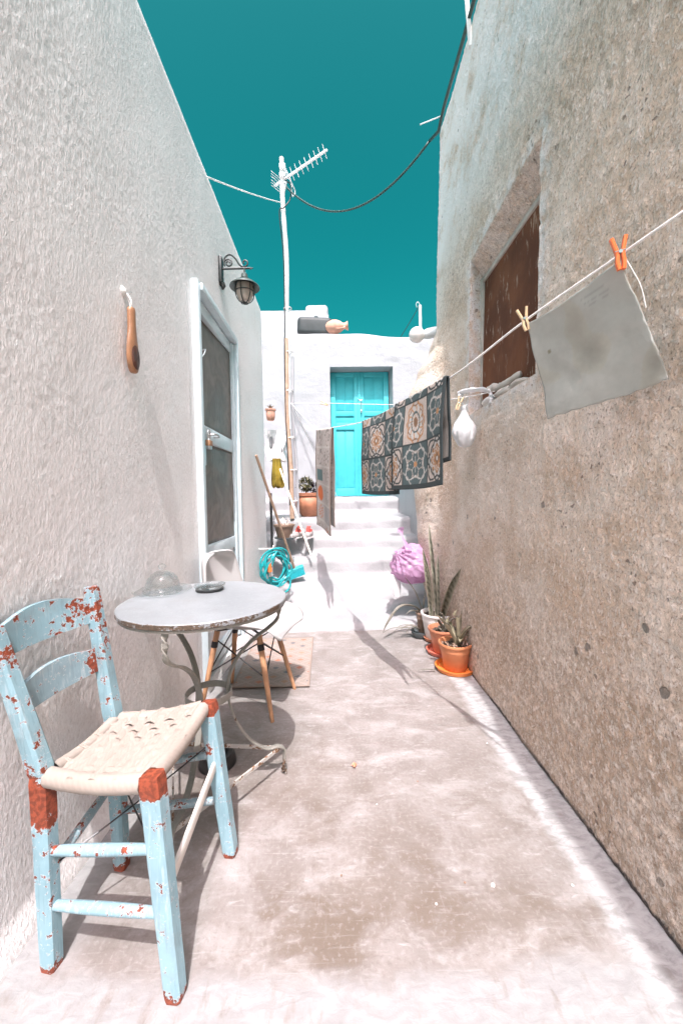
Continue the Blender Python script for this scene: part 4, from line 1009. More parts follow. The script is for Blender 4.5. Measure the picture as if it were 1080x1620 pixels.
def make_shoe(c, yaw_, label):
    s_ = thing('shoe', label, 'shoe', c, 'shoes airing on the steps'); m_ = rz(yaw_)
    P = []
    for i in range(21):
        u = i/20; x = lerp(-.10, .15, u)
        w = .036*(math.sin(math.pi*min(1, (.12+u*.95)))**.5 if u < .95 else .55)*(1+.18*sstep(.5, .8, u)); w = max(w, .006)
        h = lerp(.085, .045, sstep(.25, .75, u))*(1 if u < .9 else math.sqrt(max(.05, 1-((u-.9)/.1)**2)))
        op = sstep(.02, .08, u)*(1-sstep(.42, .55, u))
        row = []
        for k in range(13):
            a = math.pi*k/12; yy = -math.cos(a)*w; z_ = h*math.sin(a)**.6*(1-op*.55*math.sin(a)**4)
            row.append(Vector(c)+m_ @ V(x, yy, z_+.01))
        P.append(row)
    b = MB(); b.sheet(P, .003); b.build('upper', 'shoe', s_, sharp=0)
    b = MB(); pr = [(lerp(-.105, .155, i/20), .040*max(.12, math.sin(math.pi*min(1, .12+i/20*.9)))**.5) for i in range(21)]
    P = [[Vector(c)+m_ @ V(x, q*w, z_) for (q, z_) in ((-1, 0), (-1, .014), (1, .014), (1, 0), (-1, 0))] for x, w in pr]; b.sheet(P); b.build('sole', 'whitepot', s_)
    b = MB(); b.lathe([(0, .004), (.5, .006), (.85, .004), (1, -.006)], (0, 0, 0), 20); b.v = [Vector(c)+m_ @ V(-.035+p.x*.052, p.y*.030, .078+p.z*1.3-.015*p.x+.006*nz(p.x*3, p.y*3)) for p in b.v]; b.build('lining', 'shoe_red', s_)
    b = MB(); b.blade(bez([Vector(c)+m_ @ V(.02, 0, .06), Vector(c)+m_ @ V(.0, 0, .10), Vector(c)+m_ @ V(-.03, 0, .125)], 6), lambda t_: .045, .15, side=m_ @ V(0, 1, 0)); b.build('tongue', 'shoe_red', s_)
p = onY(472, 850, 4.2); p.z = .652; make_shoe(p, R(-120), 'grey shoe with red lining on the steps, nearer the brown pot')
p = onY(488, 852, 4.17); p.z = .652; make_shoe(p, R(-105), 'grey shoe with red lining on the steps, nearer the printed towel')

# ================================================================== MAST, CABLES, ROOF THINGS
mY = 4.6
base, top = onY(463, 812, mY), onY(446, 250, mY)
ms = thing('antenna_mast', 'crooked whitish mast with a TV antenna rising from the steps', 'antenna mast', V(base.x, mY, .84))
def mp(z): # mast axis
    t_ = (z-.84)/(top.z-.84); p = V(lerp(base.x, top.x, t_), mY, z); p.x += .012*math.sin(z*2.1)+.006*math.sin(z*5.3); return p
b = MB(); b.tube([mp(lerp(1.9, top.z, k/40)) for k in range(41)], [.026+.004*nz(k*.6, 4) for k in range(41)], 10); b.build('pole', 'polewhite', ms, wear=lambda p: .05)
b = MB(); b.tube([mp(z)+V(-.012, -.012, 0) for z in [lerp(.84, 2.95, k/24) for k in range(25)]], [.027+.003*nz(k*.8, 9) for k in range(25)], 10); b.build('wooden_post', 'stick', ms)
b = MB(); b.tube([mp(z)+V(.055-.01*(z-2)*.3, .02, 0) for z in [lerp(.84, 2.75, k/20) for k in range(21)]], .016, 8); b.build('conduit', 'far_white', ms)
for z in (1.05, 1.42, 1.8, 2.35, 2.8, 3.3):
    b = MB(); b.tube([mp(z)+V(.045*math.cos(k*math.pi/8)+.012, .042*math.sin(k*math.pi/8), .004*math.sin(k)) for k in range(17)], .006, 5, False); b.build('wire_tie', 'rope', ms)
b = MB(); c0 = mp(4.62); b.tube(bez([c0+V(.04, -.02, .12), c0+V(.10, -.03, .05), c0+V(.09, -.03, -.10), c0+V(.02, -.04, -.20), c0+V(-.035, -.035, -.26), mp(3.9)+V(-.032, -.02, 0), mp(3.2)+V(-.02, -.03, 0), mp(2.6)+V(-.036, -.03, 0), mp(1.8)+V(-.03, -.034, 0), mp(1.0)+V(-.034, -.03, 0)], 90), .007, 6); b.build('aerial_lead', 'cable_black', ms)
zt = top.z
for dz in (-.12, -.22):
    b = MB(); b.box(mp(zt+dz)+V(.01, -.02, 0), (.07, .07, .04), None, .006)
    if dz < -.2: b.tube([mp(zt-.25)+V(-.02, 0, 0), mp(zt-.30)+V(.05, -.03, 0), mp(zt-.38)+V(.02, 0, 0)], .012, 8)
    b.build('clamp', 'alu', ms)
b0, b1 = mp(zt-.20)+V(-.10, .10, -.03), onY(517, 237, 4.18)
b = MB(); b.beam(b0, b1, .022, .022, (0, 0, 1), n=4, ch=.1); bm_ = b.build('boom', 'alu', ms)
ax_ = (b1-b0).normalized(); side = ax_.cross(V(0, 0, 1)).normalized()
for k, t_ in enumerate((.36, .45, .54, .63, .72, .80, .88, .96)):
    b = MB(); q = b0.lerp(b1, t_); d_ = (side*.55+V(0, 0, .8)).normalized(); b.tube([q-d_*.062, q+d_*.062], .004, 6); b.build('element', 'alu', bm_)
b = MB(); q = b0.lerp(b1, .26)
loop = [q+side*.075+V(0, 0, .13), q+side*.09+V(.02, 0, .06), q-side*.09+V(.02, 0, -.09), q-side*.075+V(0, 0, -.16), q-side*.055, q+side*.06+V(0, 0, .11)]
b.tube(bez(loop, 30), .006, 6)
for s_ in (-1, 1):
    q2 = b0.lerp(b1, .06); P0 = q2+V(0, 0, .02)
    for k in range(3): b.tube([P0+side*.075+V(-.015, 0, s_*(.02+.03*k)), P0-side*.075+V(-.015, 0, s_*(.02+.03*k))], .0035, 5)
b.build('reflector', 'alu', ms)

# black cable across to the right house and along its edge
ca = mp(4.66)+V(.05, -.02, 0); cb = onX(679, 223, XR(3.25)+.06); cb.z += 0
b = MB(); b.tube(sag(ca, cb, .42, 40), .010, 6)
edge = [V(XR(y)+.023*4.12-.012+.006*nz(y*3, 1), y, z) for (y, z) in ((3.29, 4.10), (3.1, 4.13), (2.7, 4.12), (2.2, 4.125), (1.6, 4.12), (.9, 4.12), (0, 4.12))]
b.tube([cb]+bez(edge, 40), .013, 6)
tag(b.build('cable', 'cable_green', sharp=0), 'dark cable hanging from the mast and running along the edge of the stained house', 'cable')
b = MB(); wa = V(XL(3.3)-.05, 3.3, 3.13); wa = onX(334, 277, XL(3.0)-.0); b.tube(sag(wa+V(-.05, 0, .0), mp(4.50), .015, 20), .005, 6)
tag(b.build('guy_wire', 'rope'), 'white guy wire from the left roof edge to the mast', 'wire')
b = MB(); b.tube(sag(mp(2.2)+V(.05, 0, 0), V(.1, FY-.0, .95), .01, 16), .004, 5); tag(b.build('stay_wire', 'rope'), 'thin stay wire slanting from the mast to the foot of the cottage wall', 'wire')
rp = onX(718, 0, .98); b = MB(); q0 = onY(744, 74, 2.56); b.tube([q0, onY(733, -60, 2.56)], .014, 10)
tag(b.build('roof_pipe', 'polewhite', wear=lambda p: 0), 'white pipe standing on the roof edge of the stained house', 'pipe')
b = MB(); b.tube([V(XR(3.2)+.09, 3.2, 4.14), onY(664, 197, 3.15)], .005, 5); tag(b.build('roof_spike', 'alu'), 'thin bent wire spike at the roof corner of the stained house', 'wire')

# grey tank and clay jug on the cottage roof
tk = onY(498, 525, 6.02); tz = 3.56
tkt = thing('water_tank', 'dark grey rectangular tank lying on the cottage roof', 'tank', V(tk.x, 6.1, tz))
b = MB(); b.box((tk.x, 6.12, tz+.15), (.54, .3, .28), Matrix.Rotation(R(3), 4, 'Y'), .07, 6); b.build('body', 'tankgrey', tkt)
b = MB(); b.box((tk.x, 6.12, tz+.292), (.36, .14, .012), Matrix.Rotation(R(3), 4, 'Y'), .004); b.tube([(tk.x+.02, 6.1, tz+.28), (tk.x+.02, 6.1, tz+.335)], .03, 12); b.build('lid', 'slate', tkt)
jg = onY(532, 516, 6.0)
jg.z -= .012; rj = Matrix.Rotation(R(84), 3, 'Y') @ Matrix.Rotation(R(35), 3, 'Z') @ Matrix.Scale(.92, 3)
b = MB(); jt = thing('clay_jug', 'pale terracotta jug lying on the cottage roof beside the grey tank', 'jug', jg)
b.lathe([(0, -.18), (.05, -.178), (.09, -.14), (.115, -.06), (.112, .0), (.085, .07), (.052, .11), (.046, .14), (.066, .175), (.074, .19), (.066, .19), (.04, .15), (0, .14)], jg, 32, rj); b.build('body', 'terra_pink', jt)
b = MB(); b.tube(bez([jg+rj @ V(.0, -.05, .13), jg+rj @ V(0, -.10, .12), jg+rj @ V(0, -.13, .05), jg+rj @ V(0, -.105, -.01)], 14), .012, 8); b.build('handle', 'terra_pink', jt)
# globe lamp at the corner of the stained house, pole behind
gp = onY(659, 530, 3.42)
gl = thing('globe_lamp', 'round white globe lamp on the far corner of the stained house', 'lamp', gp)
b = MB(); bm = bmesh.new(); bmesh.ops.create_uvsphere(bm, u_segments=28, v_segments=16, radius=.068); bm.verts.index_update(); b.add([q.co+gp for q in bm.verts], [[q.index for q in f.verts] for f in bm.faces]); bm.free(); b.build('globe', 'globe', gl)
b = MB(); b.tube([gp+V(.055, 0, .0), gp+V(.10, -.0, .01), gp+V(.16, -.02, .015), gp+V(.24, -.02, .015)], [.032, .045, .045, .04], 16); b.build('bracket', 'panel_white', gl)
pp_ = onY(664, 483, 5.95)
pt_ = thing('roof_pole', 'slim white hooked pole standing at the right end of the cottage roof', 'pole', V(pp_.x, 5.97, 3.5))
b = MB(); b.tube([V(pp_.x+.01, 5.97, 3.42), pp_], .022, 8); b.build('pole', 'panel_white', pt_)
b = MB(); b.tube(bez([pp_, pp_+V(-.03, 0, .05), pp_+V(-.06, 0, .02), pp_+V(-.05, 0, -.03)], 10), .008, 6); b.build('hook', 'steel', pt_)
b = MB(); b.tube(sag(pp_+V(-.02, 0, -.02), V(pp_.x-.30, 5.95, 3.51), .01, 8), .005, 5); b.build('stay', 'wire', pt_)
# ================================================================== CLOTHES LINES
def lnp(px, py):   # sight line met with the vertical plane of the main line
    d = ray(px, py); k = .324; Y = (.60+k*1.215)/(d.x/d.y+k); return EYE+d*(Y/d.y)
lineP = [lnp(1180, 268), lnp(1080, 335), lnp(975, 407), lnp(828, 509), lnp(714, 596), lnp(628, 643), lnp(575, 667), lnp(527, 676), lnp(500, 679), V(-.50, 4.57, 2.2)]
b = MB(); b.tube(bez(lineP, 140), .0036, 7)
tag(b.build('clothesline', 'rope', sharp=0), 'white clothesline carrying the rugs and the grey mat', 'clothesline')
b = MB(); w0, w1 = V(-.50, 4.58, 2.2), V(.96, 2.25, 1.70); l2 = [w0, onY(520, 638, 4.1), onY(640, 640, 3.1), onY(725, 630, 2.42), w1]
b.tube(bez(l2, 60), .003, 6)
tag(b.build('thin_clothesline', 'rope', sharp=0), 'thin second clothesline from the mast to the window of the stained house', 'clothesline')

GRN, DGR, BEI, WHT, ORG, BRN = (np.array(c) for c in ((.062, .092, .095), (.028, .040, .042), (.43, .375, .335), (.55, .53, .50), (.36, .185, .085), (.19, .11, .065)))
def tile(u, v, kind):
    """u, v in -1..1 inside one tile"""
    r = math.hypot(u, v); a = math.atan2(v, u); ar = abs(r)
    lob4, lob8 = math.cos(4*a), math.cos(8*a)
    if max(abs(u), abs(v)) > .95: return DGR
    if kind == 0:      # pale tile, orange medallion, dark strapwork
        c = BEI
        e = r-(.80+.10*lob4+.05*lob8)
        if abs(e) < .055: c = DGR
        elif abs(r-(.92-.18*lob4)) < .05: c = DGR
        elif e < 0: c = WHT*.85
        m = r-(.56+.07*lob8)
        if m < 0: c = ORG
        if abs(m) < .035: c = BRN
        if abs(r-(.36+.06*math.cos(8*a+1.5))) < .035: c = BEI
        if abs(r-(.46+.05*math.cos(12*a))) < .02: c = WHT
        if .62 < r < .8 and abs(math.sin(8*a)) < .16: c = BRN
        if r < .2+.05*lob4: c = BRN
        if r < .09: c = WHT
    elif kind == 1:    # dark tile, pale outlines
        c = GRN
        if abs(r-(.74-.17*lob4)) < .045: c = WHT*.8
        if abs(r-(.50+.13*lob4)) < .03: c = BEI*.8
        if abs(r-(.98+.13*lob4)) < .04: c = WHT*.6
        if .52 < r < .66 and abs(math.cos(4*a)) < .22: c = BEI*.7
        if r < .40 and abs(math.sin(4*a)) < .22+.25*(.4-r): c = WHT*.75
        if r < .13: c = ORG
    else:              # pale tile with upright orange flower
        c = BEI
        q = math.hypot(u*1.25, v*.85)
        if abs(q-(.84+.06*lob8)) < .05: c = ORG
        elif abs(q-(.72+.05*math.cos(10*a))) < .03: c = BRN
        elif q < .7:
            c = WHT*.8
            if abs(math.sin(6*a+4*q)) < .35 and q > .2: c = ORG*1.1
            if abs(q-.4) < .04: c = GRN
        if q < .2: c = BRN
    return c
def rug(tA, tB, zf, zb, label, seed):
    """draped over the line between points tA (near) and tB (far)"""
    A, B = Vector(tA), Vector(tB); along = (B-A); W = along.length; L = along.normalized()
    nrm = V(-L.y, L.x, 0).normalized()
    if nrm.x > 0: nrm = -nrm       # towards the middle of the alley
    NU, NV = 150, 190; P = []; co = []; ci = []
    fl, bl = A.z-zf, A.z-zb; tot = fl+bl+.02; ts = .197
    for i in range(NU+1):
        u = i/NU; base = A.lerp(B, u); row = []; rc = []; rci = []
        dsag = -.006*math.sin(math.pi*u)
        for j in range(NV+1):
            s = j/NV*tot; 
            if s < fl: d = fl-s; side = 1
            elif s < fl+.02: d = 0; side = math.cos((s-fl)/.02*math.pi)
            else: d = s-fl-.02; side = -1
            bul = .010+.012*min(1, d/.2)
            wv = (.010*math.sin(u*6+seed)+.012*nz(u*2+seed, d*3, side))*min(1, d/.15)
            top_ = .004 if d == 0 else 0
            p = base+nrm*(side*bul+wv)+V(0, 0, -d+dsag+top_)
            p += L*(.012*nz(d*3, seed, 5)*d*4*(.5-u)+.02*d*(u-.5))
            row.append(p)
            uu = (u*W-.012)/ts+.33; vv = (s-.018)/ts+.0
            iu, iv = math.floor(uu), math.floor(vv); kind = 1 if (iu+iv) % 2 else (0 if (iu*3+iv+seed) % 3 else 2)
            c = tile((uu-iu)*2-1, (vv-iv)*2-1, kind)
            if min(u*W, (1-u)*W) < .020 or min(s, tot-s) < .020: c = DGR
            c = c*(.85+.3*random.random())
            rc.append(c); rci.append(DGR if min(u*W, (1-u)*W) < .016 or min(s, tot-s) < .018 else np.array((.42, .39, .36)))
        P.append(row); co.append(rc); ci.append(rci)
    b = MB(); b.sheet(P[::-1], .005, np.array(co[::-1]), np.array(ci[::-1]))
    # outer skin must be the patterned one
    return tag(b.build('rug', 'rug', sharp=0), label, 'rug', 'patterned rugs on the clothesline')
def lt(px):   # point on the main line below a pixel column
    pts = bez(lineP, 400); best = min(pts, key=lambda p: abs(((p-EYE).dot(RT)/(p-EYE).dot(FW))*FPX+CX-px)); return best
off = V(-.010, -.004, .004)
rug(lt(711)+off, lt(630)+off, 1.140, 1.24, 'green and beige tile patterned rug, the nearer one, beside the white plastic bag', 2)
rug(lt(631), lt(575), 1.105, 1.26, 'green and beige tile patterned rug, the farther one, in front of the turquoise door', 4)
# narrow printed towel
A, B = lt(526), lt(501); L = (B-A).normalized(); nrm = V(-L.y, L.x, 0).normalized(); nrm = nrm if nrm.x < 0 else -nrm
NU, NV = 60, 150; P = []; co = []; fl, bl = .88, .80
zlow = onY(523, 848, A.y).z; fl = A.z-zlow
for i in range(NU+1):
    u = i/NU; base = A.lerp(B, u); row = []; rc = []
    for j in range(NV+1):
        s = j/NV*(fl+bl)
        d = abs(fl-s); sd = 1 if s < fl else -1
        bul = sd*(.004+.012*min(1, d/.3)); wv = (.014*math.sin(u*5+1)+.010*nz(u*2, d*2, 2))*min(1, d/.2)
        row.append(base+nrm*(bul+wv)+V(0, 0, -d)+L*(.02*(u-.5)*d))
        c = np.array((.46, .41, .38)); a, b_ = u*2, d*6.2; k = int(a)+int(b_)*2; fu, fv = a % 1-.5, b_ % 1-.5; q = math.hypot(fu*1.2, fv)
        if k in (5,) and abs(fu) < .36 and abs(fv) < .3: c = np.array((.10, .17, .17))
        elif k in (7,) and q < .40: c = np.array((.62, .15, .04))
        elif k in (9, 10) and q < .38 and abs(math.sin(math.atan2(fv, fu)*4+q*9)) < .55: c = np.array((.50, .16, .08))
        elif k in (0, 1, 2, 3, 4, 6, 11) and q < .44 and abs(math.sin(9*nz(fu*2.2+k, fv*2.6, k)+fu*5)) < .38: c = np.array((.22, .195, .18))
        elif k in (8, 12, 13): c = np.array((.36, .34, .335))
        if abs(abs(fv)-.5) < .04: c = np.array((.55, .51, .48))
        if u < .04 or u > .95: c = np.array((.26, .21, .18))
        rc.append(c)
    P.append(row); co.append(rc)
b = MB(); b.sheet(P, .004, np.array(co), np.array(co)*.85)
tag(b.build('towel', 'mat', sharp=0), 'long narrow beige printed towel hanging from the line beside the turquoise door', 'towel')
# plain grey mat pegged by two corners
TL, TRr = lnp(832, 512), lnp(978, 413); BL, BR = onY(868, 663, 1.20), onY(1060, 600, .915)
NU, NV = 60, 60; P = []; co = []
for i in range(NU+1):
    u = i/NU; row = []; rc = []
    for j in range(NV+1):
        v = j/NV; p = TL.lerp(TRr, u).lerp(BL.lerp(BR, u), v)
        sg = V(.0, 0, 0)
        sgz = -.030*math.sin(math.pi*u)*(1-v)**2*.35
        p = p+V(.010*math.sin(v*3.1)*math.sin(u*3.1)+.006*nz(u*2.2, v*2.2)+.006*nz(u*5, v*4, 3)+.006*math.sin((u*1.3+v*.7)*5)*v, .004*nz(u*3, v*3, 8), sgz)
        if v > .97 or u > .97: p += V(-.004, 0, .003)*nz(u*14, v*14)
        row.append(p)
        c = np.array((.43, .435, .405))*(1+.10*nz(u*2, v*2, 1)+.06*nz(u*7, v*7, 2))
        q = nz(u*3+4, v*3, 9)
        if q > .15: c = c*(1-.5*(q-.15))*np.array((1, .97, .92))
        if math.hypot((u-.16)*1.1, v-.36) < .018: c = np.array((.25, .23, .17))
        if .62 < u < .86 and .06 < v < .22 and (v*55) % 2.2 < .8 and nz(u*60, int(v*25)*3.1) > -.12: c = c*.80    # faint print in one corner
        rc.append(c)
    P.append(row); co.append(rc)
b = MB(); b.sheet(P, .0025, np.array(co), np.array(co))
tag(b.build('hanging_mat', 'clothmat', sharp=0), 'plain thin grey mat pegged by two corners in front of the boarded window', 'mat')
b = MB(); c0 = TRr+V(.01, -.01, -.002); b.tube(bez([c0, c0.lerp(BR, .12)+V(.000, -.008, -.002), c0.lerp(BR, .25)+V(.003, -.008, .002), c0.lerp(BR, .42)+V(-.002, -.006, .002)], 14), .0013, 5)
tag(b.build('loose_thread', 'rope'), 'white loose thread hanging from the orange peg down the edge of the grey mat', 'thread')
def peg(c, down, side, label, mat, s=1.0, op=.22):
    """spring clothes peg: two prongs, a spring"""
    t_ = thing('clothes_peg', label, 'clothes peg', c); dn_ = Vector(down).normalized(); sd = Vector(side); sd = (sd-dn_*sd.dot(dn_)).normalized(); th = dn_.cross(sd)
    for q in (-1, 1):
        b = MB(); pts = [c+dn_*.030*s+sd*.0045*s*q, c+dn_*.012*s+sd*.007*s*q, c-dn_*.008*s+sd*.006*s*q, c-dn_*.045*s+sd*(.006+.045*op)*s*q*1.25]
        b.strap(bez(pts, 14), .0105*s, .0075*s, th); b.build('prong', mat, t_)
    b = MB(); b.tube([c-dn_*.010*s-th*.007*s, c-dn_*.010*s+th*.007*s], .0042*s, 8); b.tube([c-dn_*.012*s+sd*.011*s+th*.005*s, c-dn_*.012*s-sd*.011*s+th*.005*s], .0014*s, 5); b.build('spring', 'steel', t_)
peg(lnp(977, 411)+V(-.004, -.012, .0), V(.12, 0, -1), V(.95, -.3, 0), 'orange plastic clothes peg holding the near corner of the grey mat', 'orange', 1.0, .13)
peg(lnp(829, 511)+V(-.003, -.010, 0), V(.28, 0, -1), V(.95, -.3, 0), 'pale wooden clothes peg holding the far corner of the grey mat', 'pegwood', .92, .14)
pk = onY(514, 639, 4.13)
peg(pk, V(1, 0, -.35), V(0, .2, 1), 'small wooden clothes peg alone on the thin line by the turquoise door', 'pegwood', 1.15, .1)

# white knotted bag hanging by the window, white rag tied to the sill
yb = 2.26; bg0 = onY(733, 645, yb); bg1 = onY(735, 708, yb)
wb = thing('plastic_bag', 'small white plastic bag hanging on the thin line beside the boarded window', 'bag', bg1)
H_ = bg0.z-bg1.z; P = []
for i in range(34):
    u = i/33; z = bg0.z-u*H_; r = .010+.052*sstep(0, .62, u)*math.sqrt(max(0, 1-max(0, (u-.60)/.40)**2.4)) if u < 1 else 0.002
    row = []
    for k in range(49):
        a = 2*math.pi*k/48; f = 1+(.16*math.sin(a*7+2*nz(u*3, 1))+.10*math.sin(a*13+u*4))*(1-sstep(.35, 1, u))+.10*nz(math.cos(a)*2, math.sin(a)*2, u*4)
        row.append(V(lerp(bg0.x, bg1.x, u)+r*f*math.cos(a), yb+r*f*math.sin(a)*.9, z))
    P.append(row)
b = MB(); b.sheet(P); b.build('sack', 'whitefilm', wb, sharp=0)
b = MB(); b.tube([bg0+V(-.006, 0, .01), bg0+V(0, 0, -.01)], .014, 10)
for q in (-1, 1): b.blade(bez([bg0, bg0+V(.012*q, -.01, .02), bg0+V(.022*q, -.012, .012)], 6), lambda t_: .014+.008*t_, .3, side=(0, 1, 0), th=0)
b.build('knot', 'whitefilm', wb)
peg(onY(725, 640, yb-.02), V(.25, 0, -1) if 0 else V(-.35, 0, -1), V(.9, -.3, .1), 'wooden clothes peg clipped beside the white plastic bag', 'pegwood', 1.05, .1)
r0 = onY(728, 622, yb+.03); r1 = onY(772, 618, 2.12); r2 = onY(775, 640, 2.10)
b = MB(); pts = bez([r0+V(0, 0, -.02), r0+V(.004, 0, .004), r0.lerp(r1, .5)+V(0, 0, .012), r1, r1.lerp(r2, .5)+V(.01, 0, 0), r2], 40)
b.tube(pts, [.017*(1+.25*nz(k*.5, 2)+.15*math.sin(k*1.3)) for k in range(41)], 10, squash=.6)
tag(b.build('rag', 'whitefilm', sharp=0), 'white knotted rag tied from the thin line to the window sill', 'rag')
k0 = onY(790, 612, 2.06); b = MB(); pts = bez([r1, k0.lerp(r1, .5)+V(0, 0, .01), k0, onY(822, 592, 1.90)], 24)
b.tube(pts, [.020*(1+.3*nz(k*.6, 5)) for k in range(25)], 10, squash=.7); tag(b.build('grey_rag', 'wood_frame', sharp=0), 'grey dirty rag lying along the window sill', 'rag')

# pink bag on the wall at the foot of the stained house
yp = 3.22; pc = onY(651, 895, yp); pt = onY(633, 842, yp)
pb_ = thing('shopping_bag', 'pink translucent plastic bag full of rubbish hanging low on the corner of the stained house', 'bag', pc)
b = MB(); bm = bmesh.new(); bmesh.ops.create_uvsphere(bm, u_segments=150, v_segments=100, radius=1)
kn = V(-.75, -.45, .60).normalized()
for q in bm.verts:
    d = q.co.normalized(); ang = d.angle(kn); f = 1
    t1_ = d-kn*d.dot(kn); az_ = math.atan2(t1_.dot(kn.orthogonal().normalized()), t1_.dot(kn.cross(kn.orthogonal()).normalized()))
    f += .06*math.sin(az_*11+3*nz(d.x, d.y, d.z))*max(0, 1-ang/1.9)+.05*math.sin(az_*17+2)*max(0, 1-ang/1.3)
    f += .10*nz(d.x*1.6, d.y*1.6, d.z*1.6+3)+.05*nz(d.x*4, d.y*4, d.z*4)+.02*nz(d.x*11, d.y*11, d.z*11)
    f += .06*sstep(.35, 0, ang)
    cr = 1-abs(nz(d.x*3.1+1, d.y*3.1, d.z*3.1))*2; f += .022*(cr-.5); cr2 = 1-abs(nz(d.x*6.3, d.y*6.3+4, d.z*6.3))*2; f += .008*cr2; f += .010*(1-abs(nz(d.x*2, d.y*2+9, d.z*9))*2)*sstep(.3, -.6, d.z)
    f += -.045*sstep(.14, .0, abs(nz(d.x*2.2+7, d.y*2.2, d.z*2.2)))-.02*sstep(.1, .0, abs(nz(d.x*4.6, d.y*4.6+2, d.z*4.6)))
    if d.z < -.72: f *= 1-.12*sstep(-.72, -1, d.z)
    q.co = V(d.x*.178*f, d.y*.15*f, (d.z*.165+(.012 if d.z > 0 else .0))*f)+pc+V(.002, 0, 0)
bm.verts.index_update(); b.add([q.co.copy() for q in bm.verts], [[q.index for q in f.verts] for f in bm.faces]); bm.free(); b.build('sack', 'pinkfilm', pb_, sharp=0)
b = MB(); kp = pc+V(-.10, -.07, .10)
kp = pc+V(-.055, -.09, .115)
b.blade(bez([kp+V(0, .02, -.02), kp.lerp(pt, .35)+V(.004, 0, 0), kp.lerp(pt, .7)+V(-.002, 0, 0), pt+V(-.004, 0, .01), pt+V(-.018, -.005, .035)], 26), lambda t_: .030+.012*math.sin(t_*9)+.030*sstep(.6, 1, t_), .6, side=(1, .3, 0), th=0)
for q in range(7):
    a = q*.9; b.blade(bez([kp+V(.0, 0, 0), kp+V(.03*math.cos(a), -.02, .03*math.sin(a)), kp+V(.055*math.cos(a), -.012, .05*math.sin(a))], 6), lambda t_: .012+.03*t_, .4, side=(math.sin(a), .2, math.cos(a)), th=0)
b.build('knot', 'pinkfilm', pb_, sharp=0)
t0_ = pc+V(-.135, -.03, -.06); b = MB()
b.blade(bez([t0_+V(.02, 0, .05), t0_+V(-.01, -.02, -.03), onY(628, 928, yp-.06), onY(630, 945, yp-.06)], 16), lambda t_: .05+.045*math.sin(math.pi*min(.96, t_)), .35, side=(1, .2, .1), th=0); b.build('handle_flap', 'whitefilm', pb_, sharp=0)

# ================================================================== POTS ALONG THE STAINED HOUSE
def pot(name, label, c, rt, rb, h, mat, dish=None, dish_r=0, soil=True, rim=.012, group=None):
    t_ = thing(name, label, 'plant pot', c, group); z0 = .014 if dish else .0
    b = MB(); b.lathe([(0, z0), (rb-.004, z0), (rb, z0+.004), (lerp(rb, rt, .62), z0+h*.66), (lerp(rb, rt, .66)+.002, z0+h*.69), (lerp(rb, rt, .72)+.0005, z0+h*.72), (rt-.003, z0+h-rim*1.6), (rt+.004, z0+h-rim*1.4), (rt+.007, z0+h-rim*.7), (rt+.004, z0+h), (rt-.004, z0+h-.001), (rt-.009, z0+h-.012), (rt-.014, z0+h-.03)], c, 44); b.build('pot', mat, t_)
    if dish:
        b = MB(); b.lathe([(0, .001), (dish_r-.014, .001), (dish_r-.004, .006), (dish_r+.004, .026), (dish_r+.006, .030), (dish_r, .030), (dish_r-.010, .010), (0, .008)], c, 48); b.build('saucer', dish, t_)
    b = MB(); rr_ = rt-.012; b.sheet([[Vector(c)+V(rr_*k/10*math.cos(a), rr_*k/10*math.sin(a), z0+h-.026+.010*nz(k*.9*math.cos(a), k*.9*math.sin(a), rt*90)) for a in [2*math.pi*q/28 for q in range(29)]] for k in range(11)]); b.build('soil', 'soil', t_, sharp=0)
    return t_, Vector(c)+V(0, 0, z0+h-.026)
GP = 'potted plants along the stained wall'
c1 = V(.735, 2.36, .0); c2 = V(.735, 2.62, 0); c3 = V(.755, 2.86, 0); c4 = V(.68, 3.0, 0)
p1, s1_ = pot('potted_plant', 'orange brown plastic pot in a bright orange saucer with dry aloe, nearest of the row', c1, .098, .072, .165, 'terra', 'orange_dish', .118, group=GP)
p2, s2_ = pot('potted_plant', 'browner terracotta pot in a coral saucer, second of the row', c2, .100, .070, .165, 'terra2', 'red_dish', .112, group=GP)
p3, s3_ = pot('potted_plant', 'white pot with tall striped snake plant leaves', c3, .118, .088, .20, 'whitepot', 'terra2', .10, group=GP)
p4, s4_ = pot('potted_plant', 'small brown pot with thin arching leaves, farthest of the row', c4, .052, .042, .16, 'brownpot', 'slate', .075, group=GP)
rnd = random.Random(11)
def lf(mb, base, pts, w, fold=.3, side=None, n=18, cf=None, tipw=.05):
    P = bez([base]+[base+V(*p) for p in pts], n); mb.blade(P, lambda t_: 1.15*w*(1-.35*abs(t_-.35))*max(tipw, (1-max(0, (t_-.55)/.45)**1.8)), fold, side, .0014, cf)
b = MB()   # dry aloe
for (pts, w) in ((((-.03, -.0, .06), (-.085, -.01, .145), (-.12, -.015, .185)), .030), (((-.0, .0, .09), (-.005, .0, .17), (.005, .0, .205)), .032), (((.02, -.02, .05), (.05, -.03, .10), (.085, -.03, .125)), .034), (((-.02, .02, .06), (-.035, .03, .12), (-.03, .03, .16)), .034), (((.02, .02, .06), (.035, .03, .13), (.04, .03, .19)), .028), (((.01, -.03, .03), (.0, -.06, .06), (-.01, -.085, .055)), .030), (((.03, .0, .04), (.075, .0, .06), (.095, 0, .02)), .03)):
    lf(b, s1_+V(.01, 0, -.005), [tuple(1.15*q for q in p_) for p_ in pts], w*1.15, .4)
b.build('aloe', 'leaf', p1)
b = MB(); lf(b, s1_+V(.05, .0, 0), ((.03, 0, .085), (.085, -.005, .115), (.13, -.01, .09), (.15, -.012, .055)), .014, .3); lf(b, s1_+V(.055, -.02, -.005), ((.005, 0, .05), (.008, 0, .10)), .018, .3)
